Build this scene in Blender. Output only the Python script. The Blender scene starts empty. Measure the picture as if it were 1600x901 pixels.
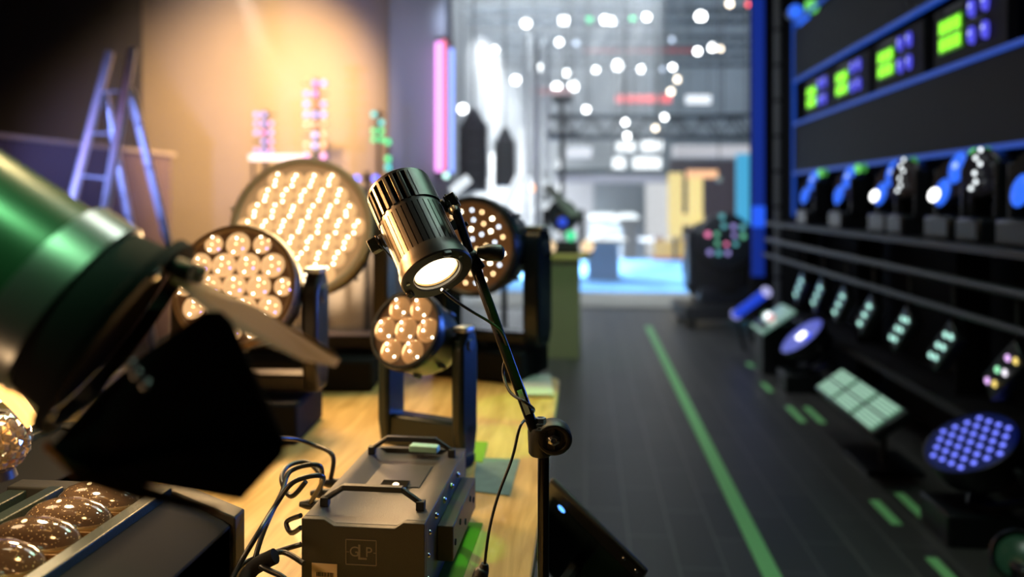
import bpy, math, random
from mathutils import Vector, Matrix
PI = math.pi
R = math.radians
random.seed(7)
S = bpy.context.scene
COL = S.collection
F = 1244.0                        # focal length in pixels of a 1600 px wide frame (28 mm)
HZ = 313.0                        # row of the horizon
YAW = math.atan(115 / F)
EYE = Vector((0, 0, 1.5))
RT = Vector((math.cos(YAW), math.sin(YAW), 0)); FW = Vector((-math.sin(YAW), math.cos(YAW), 0)); UP = Vector((0, 0, 1))

# ------------------------------------------------------------------ camera
cd = bpy.data.cameras.new('camera'); cam = bpy.data.objects.new('camera', cd); COL.objects.link(cam)
cam.location = EYE; cam.rotation_euler = (PI / 2, 0, YAW)
cd.sensor_width = 36; cd.lens = 36 * F / 1600; cd.shift_y = -(450.5 - HZ) / 1600
cd.clip_start = 0.02; cd.clip_end = 100
cd.dof.use_dof = True; cd.dof.focus_distance = 1.16; cd.dof.aperture_fstop = 1.85
S.camera = cam
# ------------------------------------------------------------------ world, colour
w = bpy.data.worlds.new('world'); S.world = w; w.use_nodes = True
w.node_tree.nodes['Background'].inputs[0].default_value = (0.14, 0.20, 0.42, 1)
w.node_tree.nodes['Background'].inputs[1].default_value = 0.02
S.view_settings.view_transform = 'Standard'; S.view_settings.look = 'None'
S.view_settings.exposure = 0.0; S.view_settings.gamma = 1.0; S.view_settings.use_curve_mapping = False
S.cycles.use_denoising = True
S.cycles.max_bounces = 6; S.cycles.volume_bounces = 0; S.cycles.sample_clamp_indirect = 4
S.cycles.caustics_reflective = False; S.cycles.caustics_refractive = False

def W(px, py, d):                 # a point d metres in front of the camera
    return EYE + FW * d + RT * ((px - 800) / F * d) + UP * ((HZ - py) / F * d)
def G(px, py, z):                 # a point at height z
    return W(px, py, (1.5 - z) * F / (py - HZ))
def dirv(x, y, z):                # direction right / away / up as seen from the camera
    return (RT * x + FW * y + UP * z).normalized()

# ------------------------------------------------------------------ lights of the place
def lamp(kind, name, loc, aim, color, power, size=0.3, angle=60, blend=0.5, soft=None):
    l = bpy.data.lights.new(name, kind); l.energy = power; l.color = color
    o = bpy.data.objects.new(name, l); COL.objects.link(o); o.location = loc
    if kind == 'AREA': l.shape = 'DISK'; l.size = size
    if kind == 'SPOT': l.spot_size = R(angle); l.spot_blend = blend; l.shadow_soft_size = size
    if kind == 'POINT': l.shadow_soft_size = size
    if aim is not None:
        o.rotation_euler = (Vector(aim) - Vector(loc)).to_track_quat('-Z', 'Y').to_euler()
    return o
WARM = (1, .60, .26); WHITE = (.86, .93, 1); GREEN = (.25, 1, .35); BLUE = (.08, .22, 1)
# over the demonstration table
lamp('SPOT', 'table_key', (-1.05, 2.5, 3.4), (-0.5, 1.45, .9), (1, .70, .32), 150, .12, 60, .6)
lamp('AREA', 'ceiling_wash_green', (0.5, 2.6, 3.6), (-.3, 1.2, 1.0), (.55, 1, .72), 22, .9)
lamp('AREA', 'ceiling_wash_left', (-2.4, 1.2, 2.9), (-.3, 1.2, 1.3), (1, .66, .36), 9, .7)
lamp('SPOT', 'head_side_light', (-2.0, 1.36, 1.85), W(620, 350, 1.12), (1, .44, .13), 750, .06, 9, .5)
lamp('SPOT', 'green_accent', (-.15, .05, 3.2), W(60, 340, .66), (.36, 1, .45), 150, .04, 9, .8)
lamp('SPOT', 'head_top_light', (.75, 1.25, 3.3), W(650, 360, 1.12), (.80, 1, .88), 75, .16, 8, .4)
lamp('SPOT', 'blue_wall_wash', (1.75, 3.3, 1.45), (-.12, 1.95, 1.25), BLUE, 260, .3, 25, .6)
lamp('SPOT', 'green_patch_light', (1.2, 2.6, 3.0), G(755, 690, .9), (.12, 1, .04), 160, .02, 7, .2)
lamp('SPOT', 'green_corner_light', (1.0, 3.4, 3.0), G(825, 632, .9), (.25, 1, .12), 160, .02, 7, .3)
lamp('SPOT', 'green_strip_light', (.3, .2, 3.0), G(728, 855, .9), (.16, 1, .05), 110, .01, 3.4, .3)
lamp('SPOT', 'pedestal_green_light', (.9, 5.2, 3.2), W(880, 480, 7.6), (.35, 1, .4), 90, .1, 32, .7)
# the booth on the left: warm beams in haze
lamp('SPOT', 'warm_beam', W(430, -230, 6.6), W(375, 220, 9.5), (1, .66, .32), 3900, .12, 68, 1.0)
lamp('SPOT', 'white_beam_left', W(372, -24, 7.2), W(500, 300, 9.0), (1, .84, .66), 3000, .08, 22, .6)
lamp('SPOT', 'cool_beam', W(600, -140, 7.6), W(770, 120, 9.6), (.6, .74, 1), 260, .08, 24, .9)
lamp('SPOT', 'column_wash', W(600, -60, 5.0), W(640, 150, 8.9), (.60, .64, .9), 260, .3, 44, .9)
lamp('SPOT', 'ladder_blue', W(-150, 350, 4.6), W(150, 260, 6.2), (.25, .33, 1), 900, .1, 50, .8)
lamp('SPOT', 'purple_drape_wash', W(-100, -150, 4.2), W(80, 300, 6.6), (.85, .35, .8), 14, .3, 60, .8)
# the hall behind
lamp('AREA', 'hall_wash', (-1.0, 15, 7.0), (.6, 21, 0.5), (.80, .91, 1), 1800, 5)
lamp('SPOT', 'hall_wash_front', (1.2, 13.5, 6.6), (.9, 16, 0), (.82, .92, 1), 5200, .4, 62, .6)
lamp('SPOT', 'hall_flood_left', W(745, 60, 13.5), W(830, 330, 17), (.86, .94, 1), 30000, .25, 46, .9)
lamp('SPOT', 'aisle_wash', (-.6, 6.5, 6.2), (.3, 8.5, 0), (.86, .95, 1), 520, .6, 80, .9)
lamp('AREA', 'aisle_fill', (.1, 3.2, 4.6), (.6, 4.2, 0), (1, .97, .90), 22, 1.6)
for (x, y, ax, ay, pw) in ((758, 82, 800, 330, 800), (775, 85, 760, 340, 900), (822, 36, 850, 260, 500), (881, 32, 870, 220, 400), (948, 32, 905, 130, 350), (1008, 28, 960, 130, 350), (1094, 26, 1096, 120, 250), (965, 100, 960, 210, 200)):
    lamp('SPOT', 'hall_beam', W(x, y - 4, 14.6), W(ax, ay, 15.2), (.88, .95, 1), pw * 12.0, .05, 15, .5)

# ------------------------------------------------------------------ materials
MATS = {}
def mat(name, base=(.5, .5, .5), rough=.5, metal=0.0, em=None, es=0.0, coat=0.0, bump=0, bscale=200, var=0, vscale=8, trans=0, light=False, spec=.5):
    if name in MATS: return MATS[name]
    m = bpy.data.materials.new(name); m.use_nodes = True; nt = m.node_tree
    b = nt.nodes['Principled BSDF']; I = b.inputs
    I['Base Color'].default_value = (*base, 1); I['Roughness'].default_value = rough; I['Metallic'].default_value = metal
    I['Coat Weight'].default_value = coat; I['Transmission Weight'].default_value = trans; I['Specular IOR Level'].default_value = spec
    if em: I['Emission Color'].default_value = (*em, 1); I['Emission Strength'].default_value = es
    if not light: m.cycles.emission_sampling = 'NONE'
    if var or bump:
        tc = nt.nodes.new('ShaderNodeTexCoord')
        n = nt.nodes.new('ShaderNodeTexNoise'); n.inputs['Scale'].default_value = bscale if bump else vscale
        nt.links.new(tc.outputs['Object'], n.inputs['Vector'])
        if bump:
            bp = nt.nodes.new('ShaderNodeBump'); bp.inputs['Strength'].default_value = bump; bp.inputs['Distance'].default_value = .002
            nt.links.new(n.outputs['Fac'], bp.inputs['Height']); nt.links.new(bp.outputs[0], I['Normal'])
        if var:
            n2 = nt.nodes.new('ShaderNodeTexNoise'); n2.inputs['Scale'].default_value = vscale; n2.inputs['Detail'].default_value = 4
            nt.links.new(tc.outputs['Object'], n2.inputs['Vector'])
            mx = nt.nodes.new('ShaderNodeMix'); mx.data_type = 'RGBA'
            mx.inputs[6].default_value = (*[c * (1 - var) for c in base], 1); mx.inputs[7].default_value = (*[min(1, c * (1 + var)) for c in base], 1)
            nt.links.new(n2.outputs['Fac'], mx.inputs[0]); nt.links.new(mx.outputs[2], I['Base Color'])
    MATS[name] = m; return m
BLACK = mat('black_satin', (.018, .019, .020), .38, 0, bump=.25, bscale=900, spec=.6)
BLACKM = mat('black_metal', (.030, .032, .032), .30, .6, bump=.12, bscale=700)
MATTE = mat('matte_black', (.010, .010, .012), .8, spec=.15)
CABLE = mat('cable_rubber', (.016, .017, .02), .33, spec=.7)
GREY = mat('box_grey', (.075, .075, .08), .36, .2, bump=.3, bscale=800)
SIDE = mat('box_side', (.045, .042, .034), .45, .2, bump=.3, bscale=800)
STEEL = mat('steel', (.62, .62, .62), .25, 1)
SILVER = mat('painted_silver', (.55, .57, .58), .35, .5)
ALU = mat('aluminium', (.72, .73, .76), .35, .8, var=.1)
DARKM = mat('dark_metal', (.05, .055, .06), .4, .5)
TRUSS = mat('truss_metal', (.03, .04, .05), .5, .6)
def E(name, c, s, light=False): return mat(name, (.02, .02, .02), .4, 0, c, s, light=light)

# ------------------------------------------------------------------ mesh helpers
class MB:
    def __init__(s, m=None): s.v = []; s.f = []; s.m = m or Matrix()
    def add(s, vs, fs):
        k = len(s.v); s.v += [tuple(s.m @ Vector(p)) for p in vs]; s.f += [tuple(i + k for i in f) for f in fs]; return s
    def box(s, c, d, rot=None):
        c = Vector(c); h = [x / 2 for x in d]; M = rot or Matrix.Identity(3)
        vs = [c + M @ Vector((sx * h[0], sy * h[1], sz * h[2])) for sz in (-1, 1) for sx, sy in ((-1, -1), (1, -1), (1, 1), (-1, 1))]
        return s.add(vs, [(3, 2, 1, 0), (4, 5, 6, 7), (0, 1, 5, 4), (1, 2, 6, 5), (2, 3, 7, 6), (3, 0, 4, 7)])
    def lathe(s, p, ax, prof, n=32, cap=True, a0=0, a1=2 * PI, ref=None):   # prof: (distance along ax, radius)
        p = Vector(p); ax = Vector(ax).normalized()
        u = Vector(ref) if ref else (Vector((0, 0, 1)) if abs(ax.z) < .9 else Vector((1, 0, 0)))
        u = (u - ax * u.dot(ax)).normalized(); v = ax.cross(u)
        full = abs(a1 - a0 - 2 * PI) < 1e-6; m = n if full else n + 1
        vs = []
        for (t, r) in prof:
            for i in range(m):
                a = a0 + (a1 - a0) * i / n
                vs.append(p + ax * t + u * (math.cos(a) * r) + v * (math.sin(a) * r))
        fs = []
        for j in range(len(prof) - 1):
            for i in range(n):
                k = (i + 1) % m
                fs.append((j * m + i, j * m + k, (j + 1) * m + k, (j + 1) * m + i))
        if cap and full:
            if prof[0][1] > 1e-6: fs.append(tuple(reversed(range(m))))
            if prof[-1][1] > 1e-6: fs.append(tuple((len(prof) - 1) * m + i for i in range(m)))
        return s.add(vs, fs)
    def cyl(s, a, b, r, r2=None, n=16):
        a = Vector(a); b = Vector(b); return s.lathe(a, b - a, [(0, r), ((b - a).length, r if r2 is None else r2)], n)
    def tube(s, pts, r, n=8, k=6, closed=False):
        P = [Vector(p) for p in pts]; Q = []
        if len(P) > 2:
            for i in range(len(P) - 1):
                a = P[max(0, i - 1)]; b = P[i]; c = P[i + 1]; d = P[min(len(P) - 1, i + 2)]
                for j in range(k):
                    t = j / k
                    Q.append(.5 * ((2 * b) + (c - a) * t + (2 * a - 5 * b + 4 * c - d) * t * t + (3 * b - a - 3 * c + d) * t ** 3))
            Q.append(P[-1])
        else: Q = P
        T = (Q[1] - Q[0]).normalized(); u = T.orthogonal().normalized(); vs = []; fs = []
        for i, q in enumerate(Q):
            T = (Q[min(i + 1, len(Q) - 1)] - Q[max(i - 1, 0)]).normalized()
            u = (u - T * u.dot(T)).normalized(); v = T.cross(u)
            rr = r(i / (len(Q) - 1)) if callable(r) else r
            vs += [q + (u * math.cos(2 * PI * j / n) + v * math.sin(2 * PI * j / n)) * rr for j in range(n)]
        for i in range(len(Q) - 1):
            for j in range(n): fs.append((i * n + j, i * n + (j + 1) % n, (i + 1) * n + (j + 1) % n, (i + 1) * n + j))
        fs.append(tuple(reversed(range(n)))); fs.append(tuple((len(Q) - 1) * n + j for j in range(n)))
        return s.add(vs, fs)
    def prism(s, poly, ext):      # polygon in 3D swept by a vector
        n = len(poly); e = Vector(ext); P = [Vector(p) for p in poly]
        return s.add(P + [p + e for p in P], [tuple(reversed(range(n))), tuple(range(n, 2 * n))] + [(i, (i + 1) % n, n + (i + 1) % n, n + i) for i in range(n)])
    def dome(s, c, ax, r, h, n=20, rings=5, sy=1.0, ref=None):
        return s.lathe(c, ax, [(h * math.sin(a), r * math.cos(a)) for a in [PI / 2 * i / rings for i in range(rings)]] + [(h, 1e-5)], n, ref=ref)
    def build(s, name, m, parent=None, bevel=0, ang=38, smooth=True):
        me = bpy.data.meshes.new(name); me.from_pydata(s.v, [], s.f); me.materials.append(m); me.validate()
        import bmesh
        bm = bmesh.new(); bm.from_mesh(me); bmesh.ops.recalc_face_normals(bm, faces=bm.faces); bm.to_mesh(me); bm.free()
        if smooth:
            me.polygons.foreach_set('use_smooth', [True] * len(me.polygons)); me.set_sharp_from_angle(angle=R(ang))
        o = bpy.data.objects.new(name, me); COL.objects.link(o)
        if parent: o.parent = parent
        if bevel:
            b = o.modifiers.new('bevel', 'BEVEL'); b.width = bevel; b.segments = 2; b.limit_method = 'ANGLE'; b.angle_limit = R(40)
        return o
def tag(o, label, cat, group=None, kind=None):
    if label: o['label'] = label
    if cat: o['category'] = cat
    if group: o['group'] = group
    if kind: o['kind'] = kind
    return o
def thing(name, label, cat, loc=(0, 0, 0), rz=0, group=None, M=None):
    o = bpy.data.objects.new(name, None); COL.objects.link(o); o.empty_display_size = .05
    if M is not None: o.matrix_basis = M
    else: o.location = loc; o.rotation_euler = (0, 0, rz)
    return tag(o, label, cat, group)
def struct(o): o['kind'] = 'structure'; return o
def copy_tree(o, label=None, group=None, parent=None):
    c = o.copy(); COL.objects.link(c)
    if parent: c.parent = parent
    if label: c['label'] = label
    if group: c['group'] = group
    for ch in list(o.children): copy_tree(ch, parent=c)
    return c
def frame(x, y, z, o):
    M = Matrix.Identity(4)
    for i, a in enumerate((x, y, z)):
        for j in range(3): M[j][i] = a[j]
    for j in range(3): M[j][3] = o[j]
    return M

# ================================================================== SETTING
def floor_mat():
    m = mat('tiles', (.07, .068, .066), .42); nt = m.node_tree; b = nt.nodes['Principled BSDF']
    tc = nt.nodes.new('ShaderNodeTexCoord'); br = nt.nodes.new('ShaderNodeTexBrick')
    br.offset = .5; br.inputs['Scale'].default_value = 1; br.inputs['Brick Width'].default_value = .6; br.inputs['Row Height'].default_value = .19
    br.inputs['Mortar Size'].default_value = .006; br.inputs['Mortar Smooth'].default_value = .3
    br.inputs['Color1'].default_value = (.042, .041, .040, 1); br.inputs['Color2'].default_value = (.060, .058, .056, 1); br.inputs['Mortar'].default_value = (.12, .115, .11, 1)
    mp = nt.nodes.new('ShaderNodeMapping'); mp.inputs['Rotation'].default_value = (0, 0, PI / 2)
    nt.links.new(tc.outputs['Object'], mp.inputs[0]); nt.links.new(mp.outputs[0], br.inputs[0]); nt.links.new(br.outputs[0], b.inputs['Base Color'])
    return m
struct(MB().box((-1, 5, -.05), (18, 13, .1)).build('floor', floor_mat()))
struct(MB().box((-1, 19.3, -.05), (18, 15.6, .1)).build('floor', mat('pale_floor', (.42, .42, .40), .5, var=.1, vscale=.6)))
struct(MB().box((-1, 12, 8.3), (18, 29, .1)).build('ceiling', mat('hall_ceiling', (.05, .055, .065), .8)))
struct(MB().box((-1, 26.6, 4.1), (18, .1, 8.4)).build('wall_back', mat('hall_back', (.30, .34, .38), .8, var=.3, vscale=.7)))
struct(MB().box((-10.05, 12, 4.1), (.1, 29, 8.4)).build('wall_left', mat('hall_left', (.04, .035, .045), .8)))
struct(MB().box((8.05, 12, 4.1), (.1, 29, 8.4)).build('wall_right', mat('hall_right', (.03, .03, .04), .8)))
struct(MB().box((-1, -2.5, 4.1), (18, .1, 8.4)).build('wall_front', mat('hall_front', (.03, .03, .035), .8)))
# warm-lit booth wall on the left and the grey column where it ends
pa, pb = W(222, 313, 10.3), W(606, 313, 9.3)
v = (pb - pa); nrm = Vector((-v.y, v.x, 0)).normalized()
struct(MB().prism([(pa.x, pa.y, 0), (pb.x, pb.y, 0), (pb.x, pb.y, 6.2), (pa.x, pa.y, 6.2)], nrm * .12).build('wall_booth', mat('booth_brown', (.30, .23, .16), .8, var=.12, vscale=1.2)))
pc, pd = W(608, 313, 8.9), W(700, 313, 8.9)
struct(MB().prism([(pc.x, pc.y, 0), (pd.x, pd.y, 0), (pd.x, pd.y, 6.6), (pc.x, pc.y, 6.6)], FW * .7).build('wall_column', mat('column_grey', (.30, .30, .34), .7)))
struct(MB().box((-7.2, 9.9, 3.2), (6.4, .1, 6.4)).build('wall_drape', mat('drape_dark', (.018, .014, .018), .9)))  # added dark sheet that blocks the lit haze beyond it
struct(MB().box((4.9, 8.75, 4.1), (6.2, .1, 8.2)).build('wall_blackout', mat('drape_black', (.008, .009, .012), .9)))  # added black sheet hiding the lit hall behind the pole
# low pleated partition
pl = []
y = 4.6; k = 0
while y < 8.3: pl.append((-4.5 + (.025 if k % 2 else 0), y)); y += .045; k += 1
part_ = thing('curtain_partition', 'low purple brown pleated partition running behind the blue lit stepladder', 'partition', (0, 0, 0))
b = MB(); n = len(pl)
b.add([(x, y, 0.02) for x, y in pl] + [(x, y, 1.98) for x, y in pl], [(i, i + 1, n + i + 1, n + i) for i in range(n - 1)])
b.build('curtain', mat('curtain_cloth', (.11, .07, .075), .8), part_, ang=10)
MB().box((-4.49, 6.45, 2.0), (.05, 3.8, .035)).build('top_rail', mat('curtain_rail', (.4, .32, .26), .5), part_)
MB().box((-4.49, 6.45, .02), (.08, 3.8, .04)).build('bottom_rail', DARKM, part_)

# ------------------------------------------------------------------ haze
def haze(name, lo, hi, dens, label, col=(1, 1, 1)):
    m = bpy.data.materials.new(name); m.use_nodes = True; nt = m.node_tree; nt.nodes.remove(nt.nodes['Principled BSDF'])
    vs = nt.nodes.new('ShaderNodeVolumeScatter'); vs.inputs['Color'].default_value = (*col, 1); vs.inputs['Density'].default_value = dens; vs.inputs['Anisotropy'].default_value = .35
    nt.links.new(vs.outputs[0], nt.nodes['Material Output'].inputs['Volume'])
    o = MB().box([(a + b_) / 2 for a, b_ in zip(lo, hi)], [b_ - a for a, b_ in zip(lo, hi)]).build(name, m, smooth=False)
    tag(o, label, 'haze', kind='stuff'); return o
haze('haze', (-9.8, 5.6, .12), (1.3, 26.0, 8.1), .036, 'thin stage haze hanging in the hall beyond the table')

# ================================================================== TABLE
TZ = .9
def wood_mat():
    m = mat('oak_top', (.62, .42, .18), .42, coat=.15); nt = m.node_tree; b = nt.nodes['Principled BSDF']
    tc = nt.nodes.new('ShaderNodeTexCoord'); mp = nt.nodes.new('ShaderNodeMapping'); mp.inputs['Scale'].default_value = (9, .9, 1)
    n = nt.nodes.new('ShaderNodeTexNoise'); n.inputs['Scale'].default_value = 3.2; n.inputs['Detail'].default_value = 8; n.inputs['Distortion'].default_value = 1.2
    cr = nt.nodes.new('ShaderNodeValToRGB'); cr.color_ramp.elements[0].position = .3; cr.color_ramp.elements[0].color = (.50, .29, .08, 1); cr.color_ramp.elements[1].position = .7; cr.color_ramp.elements[1].color = (.80, .54, .20, 1)
    nt.links.new(tc.outputs['Object'], mp.inputs[0]); nt.links.new(mp.outputs[0], n.inputs[0]); nt.links.new(n.outputs[0], cr.inputs[0]); nt.links.new(cr.outputs[0], b.inputs['Base Color'])
    return m
WOOD = wood_mat()
t = thing('demonstration_table', 'pale oak topped table under the stage lights', 'table', (-.85, 1.7, 0))
x0, x1, y0, y1 = -1.9 + .85, -.086 + .85, .62 - 1.7, 2.72 - 1.7
pts = []
for cx, cy, a0 in ((x1 - .07, y1 - .07, 0), (x0 + .07, y1 - .07, 90), (x0 + .07, y0 + .07, 180), (x1 - .07, y0 + .07, 270)):
    for i in range(7): a = R(a0 + 15 * i); pts.append((cx + .07 * math.cos(a), cy + .07 * math.sin(a), TZ - .035))
MB().prism(pts, (0, 0, .035)).build('table_top', WOOD, t, bevel=.004)
MB().box(((x0 + x1) / 2, (y0 + y1) / 2, TZ - .075), (x1 - x0 - .25, y1 - y0 - .25, .075)).build('apron', mat('dark_stain', (.05, .035, .02), .6), t)
for sx in (x0 + .18, x1 - .18):
    for sy in (y0 + .18, y1 - .18): MB().box((sx, sy, (TZ - .11) / 2), (.07, .07, TZ - .11)).build('leg', MATS['dark_stain'], t, bevel=.004)

# ================================================================== MINI SPOTLIGHT (the sharp one)
a_ = dirv(.41, -.56, -.72); u_ = RT * .87 + UP * .5; u_ = (u_ - a_ * u_.dot(a_)).normalized(); v_ = a_.cross(u_)
HC = W(683, 427, 1.10)
sp = thing('mini_spotlight', 'small black ribbed spotlight head with glowing round lens on a slim stand', 'spotlight', M=frame(u_, v_, a_, HC))
# local: +z beam, x to the knobs, y
BODY = mat('spot_body', (.028, .029, .030), .32, .12, bump=.12, bscale=1500, spec=.8)
RB = .0475
b = MB(); n = 36; poly = []
for i in range(n):
    a0 = 2 * PI * i / n; w_ = 2 * PI / n
    for (fr, r) in ((0, RB), (.28, RB), (.56, RB), (.80, RB), (.82, RB - .0034), (1.0, RB - .0034)):
        a = a0 + w_ * fr; poly.append((math.cos(a) * r, math.sin(a) * r))
b.prism([(x, y, -.098) for x, y in poly], (0, 0, .074)).build('ribbed_barrel', BODY, sp, ang=22)
MB().lathe((0, 0, 0), (0, 0, 1), [(-.026, RB - .003), (-.025, RB + .001), (-.018, RB + .0018), (-.012, RB + .002), (-.0105, RB + .0045), (0, RB + .0048), (.0025, RB + .003), (.003, .036), (.001, .034), (-.006, .033), (-.008, .0325)], 64, cap=False).build('front_ring', BODY, sp, ang=30)
MB().lathe((0, 0, 0), (0, 0, 1), [(-.0065, .0325), (-.003, .0315), (-.0055, .030)], 48, cap=False).build('lens_ring', mat('brass_glow', (.75, .5, .22), .2, .7, (1, .6, .22), .5), sp)
LENS = mat('hot_lens', (1, .9, .75), .15, 0, (1, .80, .52), 6.0, light=True)
MB().dome((0, 0, -.006), (0, 0, 1), .0302, .005, 40).build('lens', LENS, sp)
for ang in (20, 155, 265):
    a = R(ang); MB().cyl((.0435 * math.cos(a), .0435 * math.sin(a), .002), (.0435 * math.cos(a), .0435 * math.sin(a), .0048), .0026, n=10).build('screw', STEEL, sp)
for ang in (52, 188):
    a = R(ang); MB(Matrix.Rotation(a, 4, 'Z')).box((.0475, 0, .004), (.008, .011, .006)).build('filter_clip', BLACKM, sp, bevel=.001)
# rear: shoulder, cage of vent bars, smooth cover and end plate
MB().lathe((0, 0, 0), (0, 0, 1), [(-.1065, RB - .004), (-.106, RB - .0005), (-.101, RB), (-.098, RB), (-.0975, RB - .003)], 64).build('shoulder_ring', BODY, sp, ang=30)
MB().lathe((0, 0, 0), (0, 0, 1), [(-.150, .016), (-.106, .030)], 24).build('heat_sink_core', MATTE, sp)
b = MB(); nb = 26; RC = RB + .0012
for i in range(nb):
    a = 2 * PI * i / nb; 
    if 5 < math.degrees(a) < 45: continue
    M3 = Matrix.Rotation(a, 3, 'Z')
    b.box(M3 @ Vector((RC - .003, 0, -.131)), (.006, .0052, .052), M3)
b.build('vent_cage', BODY, sp, bevel=.0006)
MB().lathe((0, 0, 0), (0, 0, 1), [(-.162, .018), (-.162, RC - .002), (-.160, RC), (-.1555, RC), (-.155, RC - .006), (-.1548, .018)], 44, cap=False).build('end_plate', BODY, sp, ang=30)
MB().lathe((0, 0, -.161), (0, 0, 1), [(0, .02), (.003, .02)], 24).build('end_cap', BLACKM, sp)
MB().lathe((0, 0, 0), (0, 0, 1), [(-.156, RC + .001), (-.105, RC + .001), (-.105, RC - .003), (-.156, RC - .003), (-.156, RC + .001)], 12, cap=False, a0=R(0), a1=R(52), ref=(1, 0, 0)).build('rear_cover', BODY, sp, ang=30)
MB().tube([(-.018, -.050, -.110), (-.018, -.056, -.125), (-.017, -.056, -.150), (-.017, -.050, -.165), (-.014, -.035, -.169)], .0022).build('safety_wire', CABLE, sp)
for s_ in (-1, 1):
    k = MB().lathe((s_ * .049, 0, -.094), (s_, 0, 0), [(0, .0105), (.004, .0105), (.005, .006), (.007, .006)], 20).build('pivot_boss', BLACKM, sp)
    kn = MB(Matrix.Translation((s_ * .057, 0, -.094))).box((s_ * .008, 0, 0), (.014, .020, .020), Matrix.Rotation(R(20), 3, 'X')).build('pivot_knob', BLACKM, sp, bevel=.0015)
    MB().cyl((s_ * .071, 0, -.094), (s_ * .0735, 0, -.094), .004, n=12).build('knob_bolt', STEEL, kn)
PT = sp.matrix_basis.inverted() @ W(737, 402, 1.155)     # where the stand takes the yoke
b = MB()
for s_, oy in ((1, 0), (-1, 0)):
    b.box((s_ * .0565, -.018, -.094), (.003, .055, .018))
b.box((0, -.0545, -.094), (.116, .003, .018))
b.build('yoke', BLACKM, sp, bevel=.0008)
b = MB()
b.prism([(.0585, -.008, -.105), (.0585, .010, -.105), (.0585, .010, -.055), (.0585, .006, -.046), (.0585, -.008, -.046)], (.003, 0, 0))
b.box((.061, .0, -.062), (.008, .018, .022)); b.build('side_plate', BLACKM, sp, bevel=.001)
MB().tube([(.06, .02, -.065), (.064, .03, -.05), PT + Vector((0, 0, -.004)), PT], .0065, 12).build('yoke_link', BLACKM, sp)
for zz in (-.078, -.050):
    MB().cyl((.0615, -.003, zz), (.069, -.003, zz), .0034, n=12).build('side_screw', BLACKM, sp)

# ================================================================== STAND
P0 = W(737, 402, 1.155); P1 = W(832, 664, 1.13); P2 = W(849, 706, 1.135)
st = thing('light_stand', 'slim black jointed stand pole carrying the small glowing spotlight', 'stand', (P2.x, P2.y, 0))
O = Vector((P2.x, P2.y, 0))
POLE = mat('pole_black', (.022, .022, .026), .16, .5, spec=.8)
MB().cyl(P0 - O, (P1 - O) + (P1 - P0).normalized() * .018, .0078, n=24).build('upper_pole', POLE, st)
MB().cyl(Vector((0, 0, .03)), P2 - O, .0082, n=24).build('lower_pole', POLE, st)
j = P2 - O + Vector((0, 0, .002)) - RT * .004; Mj = frame(RT * 1.28, FW * 1.28, UP * 1.12, j)
b = MB(Mj)
b.lathe((0, 0, -.006), (0, 0, 1), [(0, .011), (.004, .0135), (.030, .0145), (.036, .014), (.038, .010)], 28)
b.lathe((.014, -.001, .018), (0, -1, 0), [(-.016, .016), (-.013, .0205), (.010, .0205), (.013, .018), (.013, .014), (.009, .013)], 32)
b.box((.006, -.001, .018), (.020, .022, .030))
b.build('joint_clamp', BLACK, st, bevel=.001)
MB(Mj).lathe((0, 0, .032), (0, 0, 1), [(0, .010), (.004, .010), (.0045, .0065), (.010, .0062), (.0105, .003), (.007, .003)], 6).build('joint_bolt', STEEL, st)
MB(Mj).lathe((.014, -.012, .018), (0, -1, 0), [(0, .0075), (.003, .007), (.0045, .004), (.002, .003)], 6).build('clamp_screw', STEEL, st)
q = P0 - O
Mq = frame(RT, FW, UP, q)
b = MB(Mq); b.lathe((-.012, 0, .002), (1, 0, -.1), [(-.012, .007), (-.01, .011), (.012, .0125), (.018, .009)], 20); b.build('swivel', BLACK, st)
b = MB(Mq); b.lathe((.008, -.004, .008), (1, -.05, -.03), [(0, .006), (.004, .0085), (.016, .0125), (.034, .0120), (.038, .009), (.040, .004)], 14); b.build('grip_knob', BLACK, st)
b = MB(Mq); b.cyl((-.006, 0, .008), (.012, 0, -.018), .0095, n=18); b.build('pole_collar', BLACKM, st)
for ang in (60, 180, 300):
    a = R(ang); MB().tube([(0, 0, .10), (.15 * math.cos(a), .15 * math.sin(a), .05), (.30 * math.cos(a), .30 * math.sin(a), .012)], .009).build('leg', POLE, st)
p = (P0 - O).lerp(P1 - O, .86); dd = (P1 - P0).normalized(); sdv = dd.cross(FW).normalized(); nf = sdv.cross(dd).normalized()
if nf.dot(FW) > 0: nf = -nf
MB().prism([p + nf * .0083 - dd * .018 - sdv * .0035, p + nf * .0083 - dd * .018 + sdv * .0035, p + nf * .0083 + dd * .018 + sdv * .0035, p + nf * .0083 + dd * .018 - sdv * .0035], -nf * .002).build('cable_marker', mat('pale_tape', (.55, .72, .68), .4), st)  # flat pale strip on the pole front, narrower than the pole
cb = MB().tube([W(690, 452, 1.08), W(712, 470, 1.10), W(740, 488, 1.12), W(765, 503, 1.13), W(784, 520, 1.13), W(792, 548, 1.14), W(786, 580, 1.15), W(797, 612, 1.12), W(820, 628, 1.10), W(834, 640, 1.12), W(824, 652, 1.15), W(812, 668, 1.13), W(800, 716, 1.12), W(778, 775, 1.11), W(764, 830, 1.10), W(757, 884, 1.09)], .0021, 10, 8).build('lamp_cable', CABLE)
tag(cb, 'thin black cable looping from the small spotlight down its stand pole', 'cable')
MB().tube([W(757, 880, 1.09), W(755, 889, 1.09), W(748, 905, 1.085), W(735, 950, 1.08)], lambda t: .0045 + .006 * min(1, t * 2), 14).build('plug', BLACK, cb)

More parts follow.
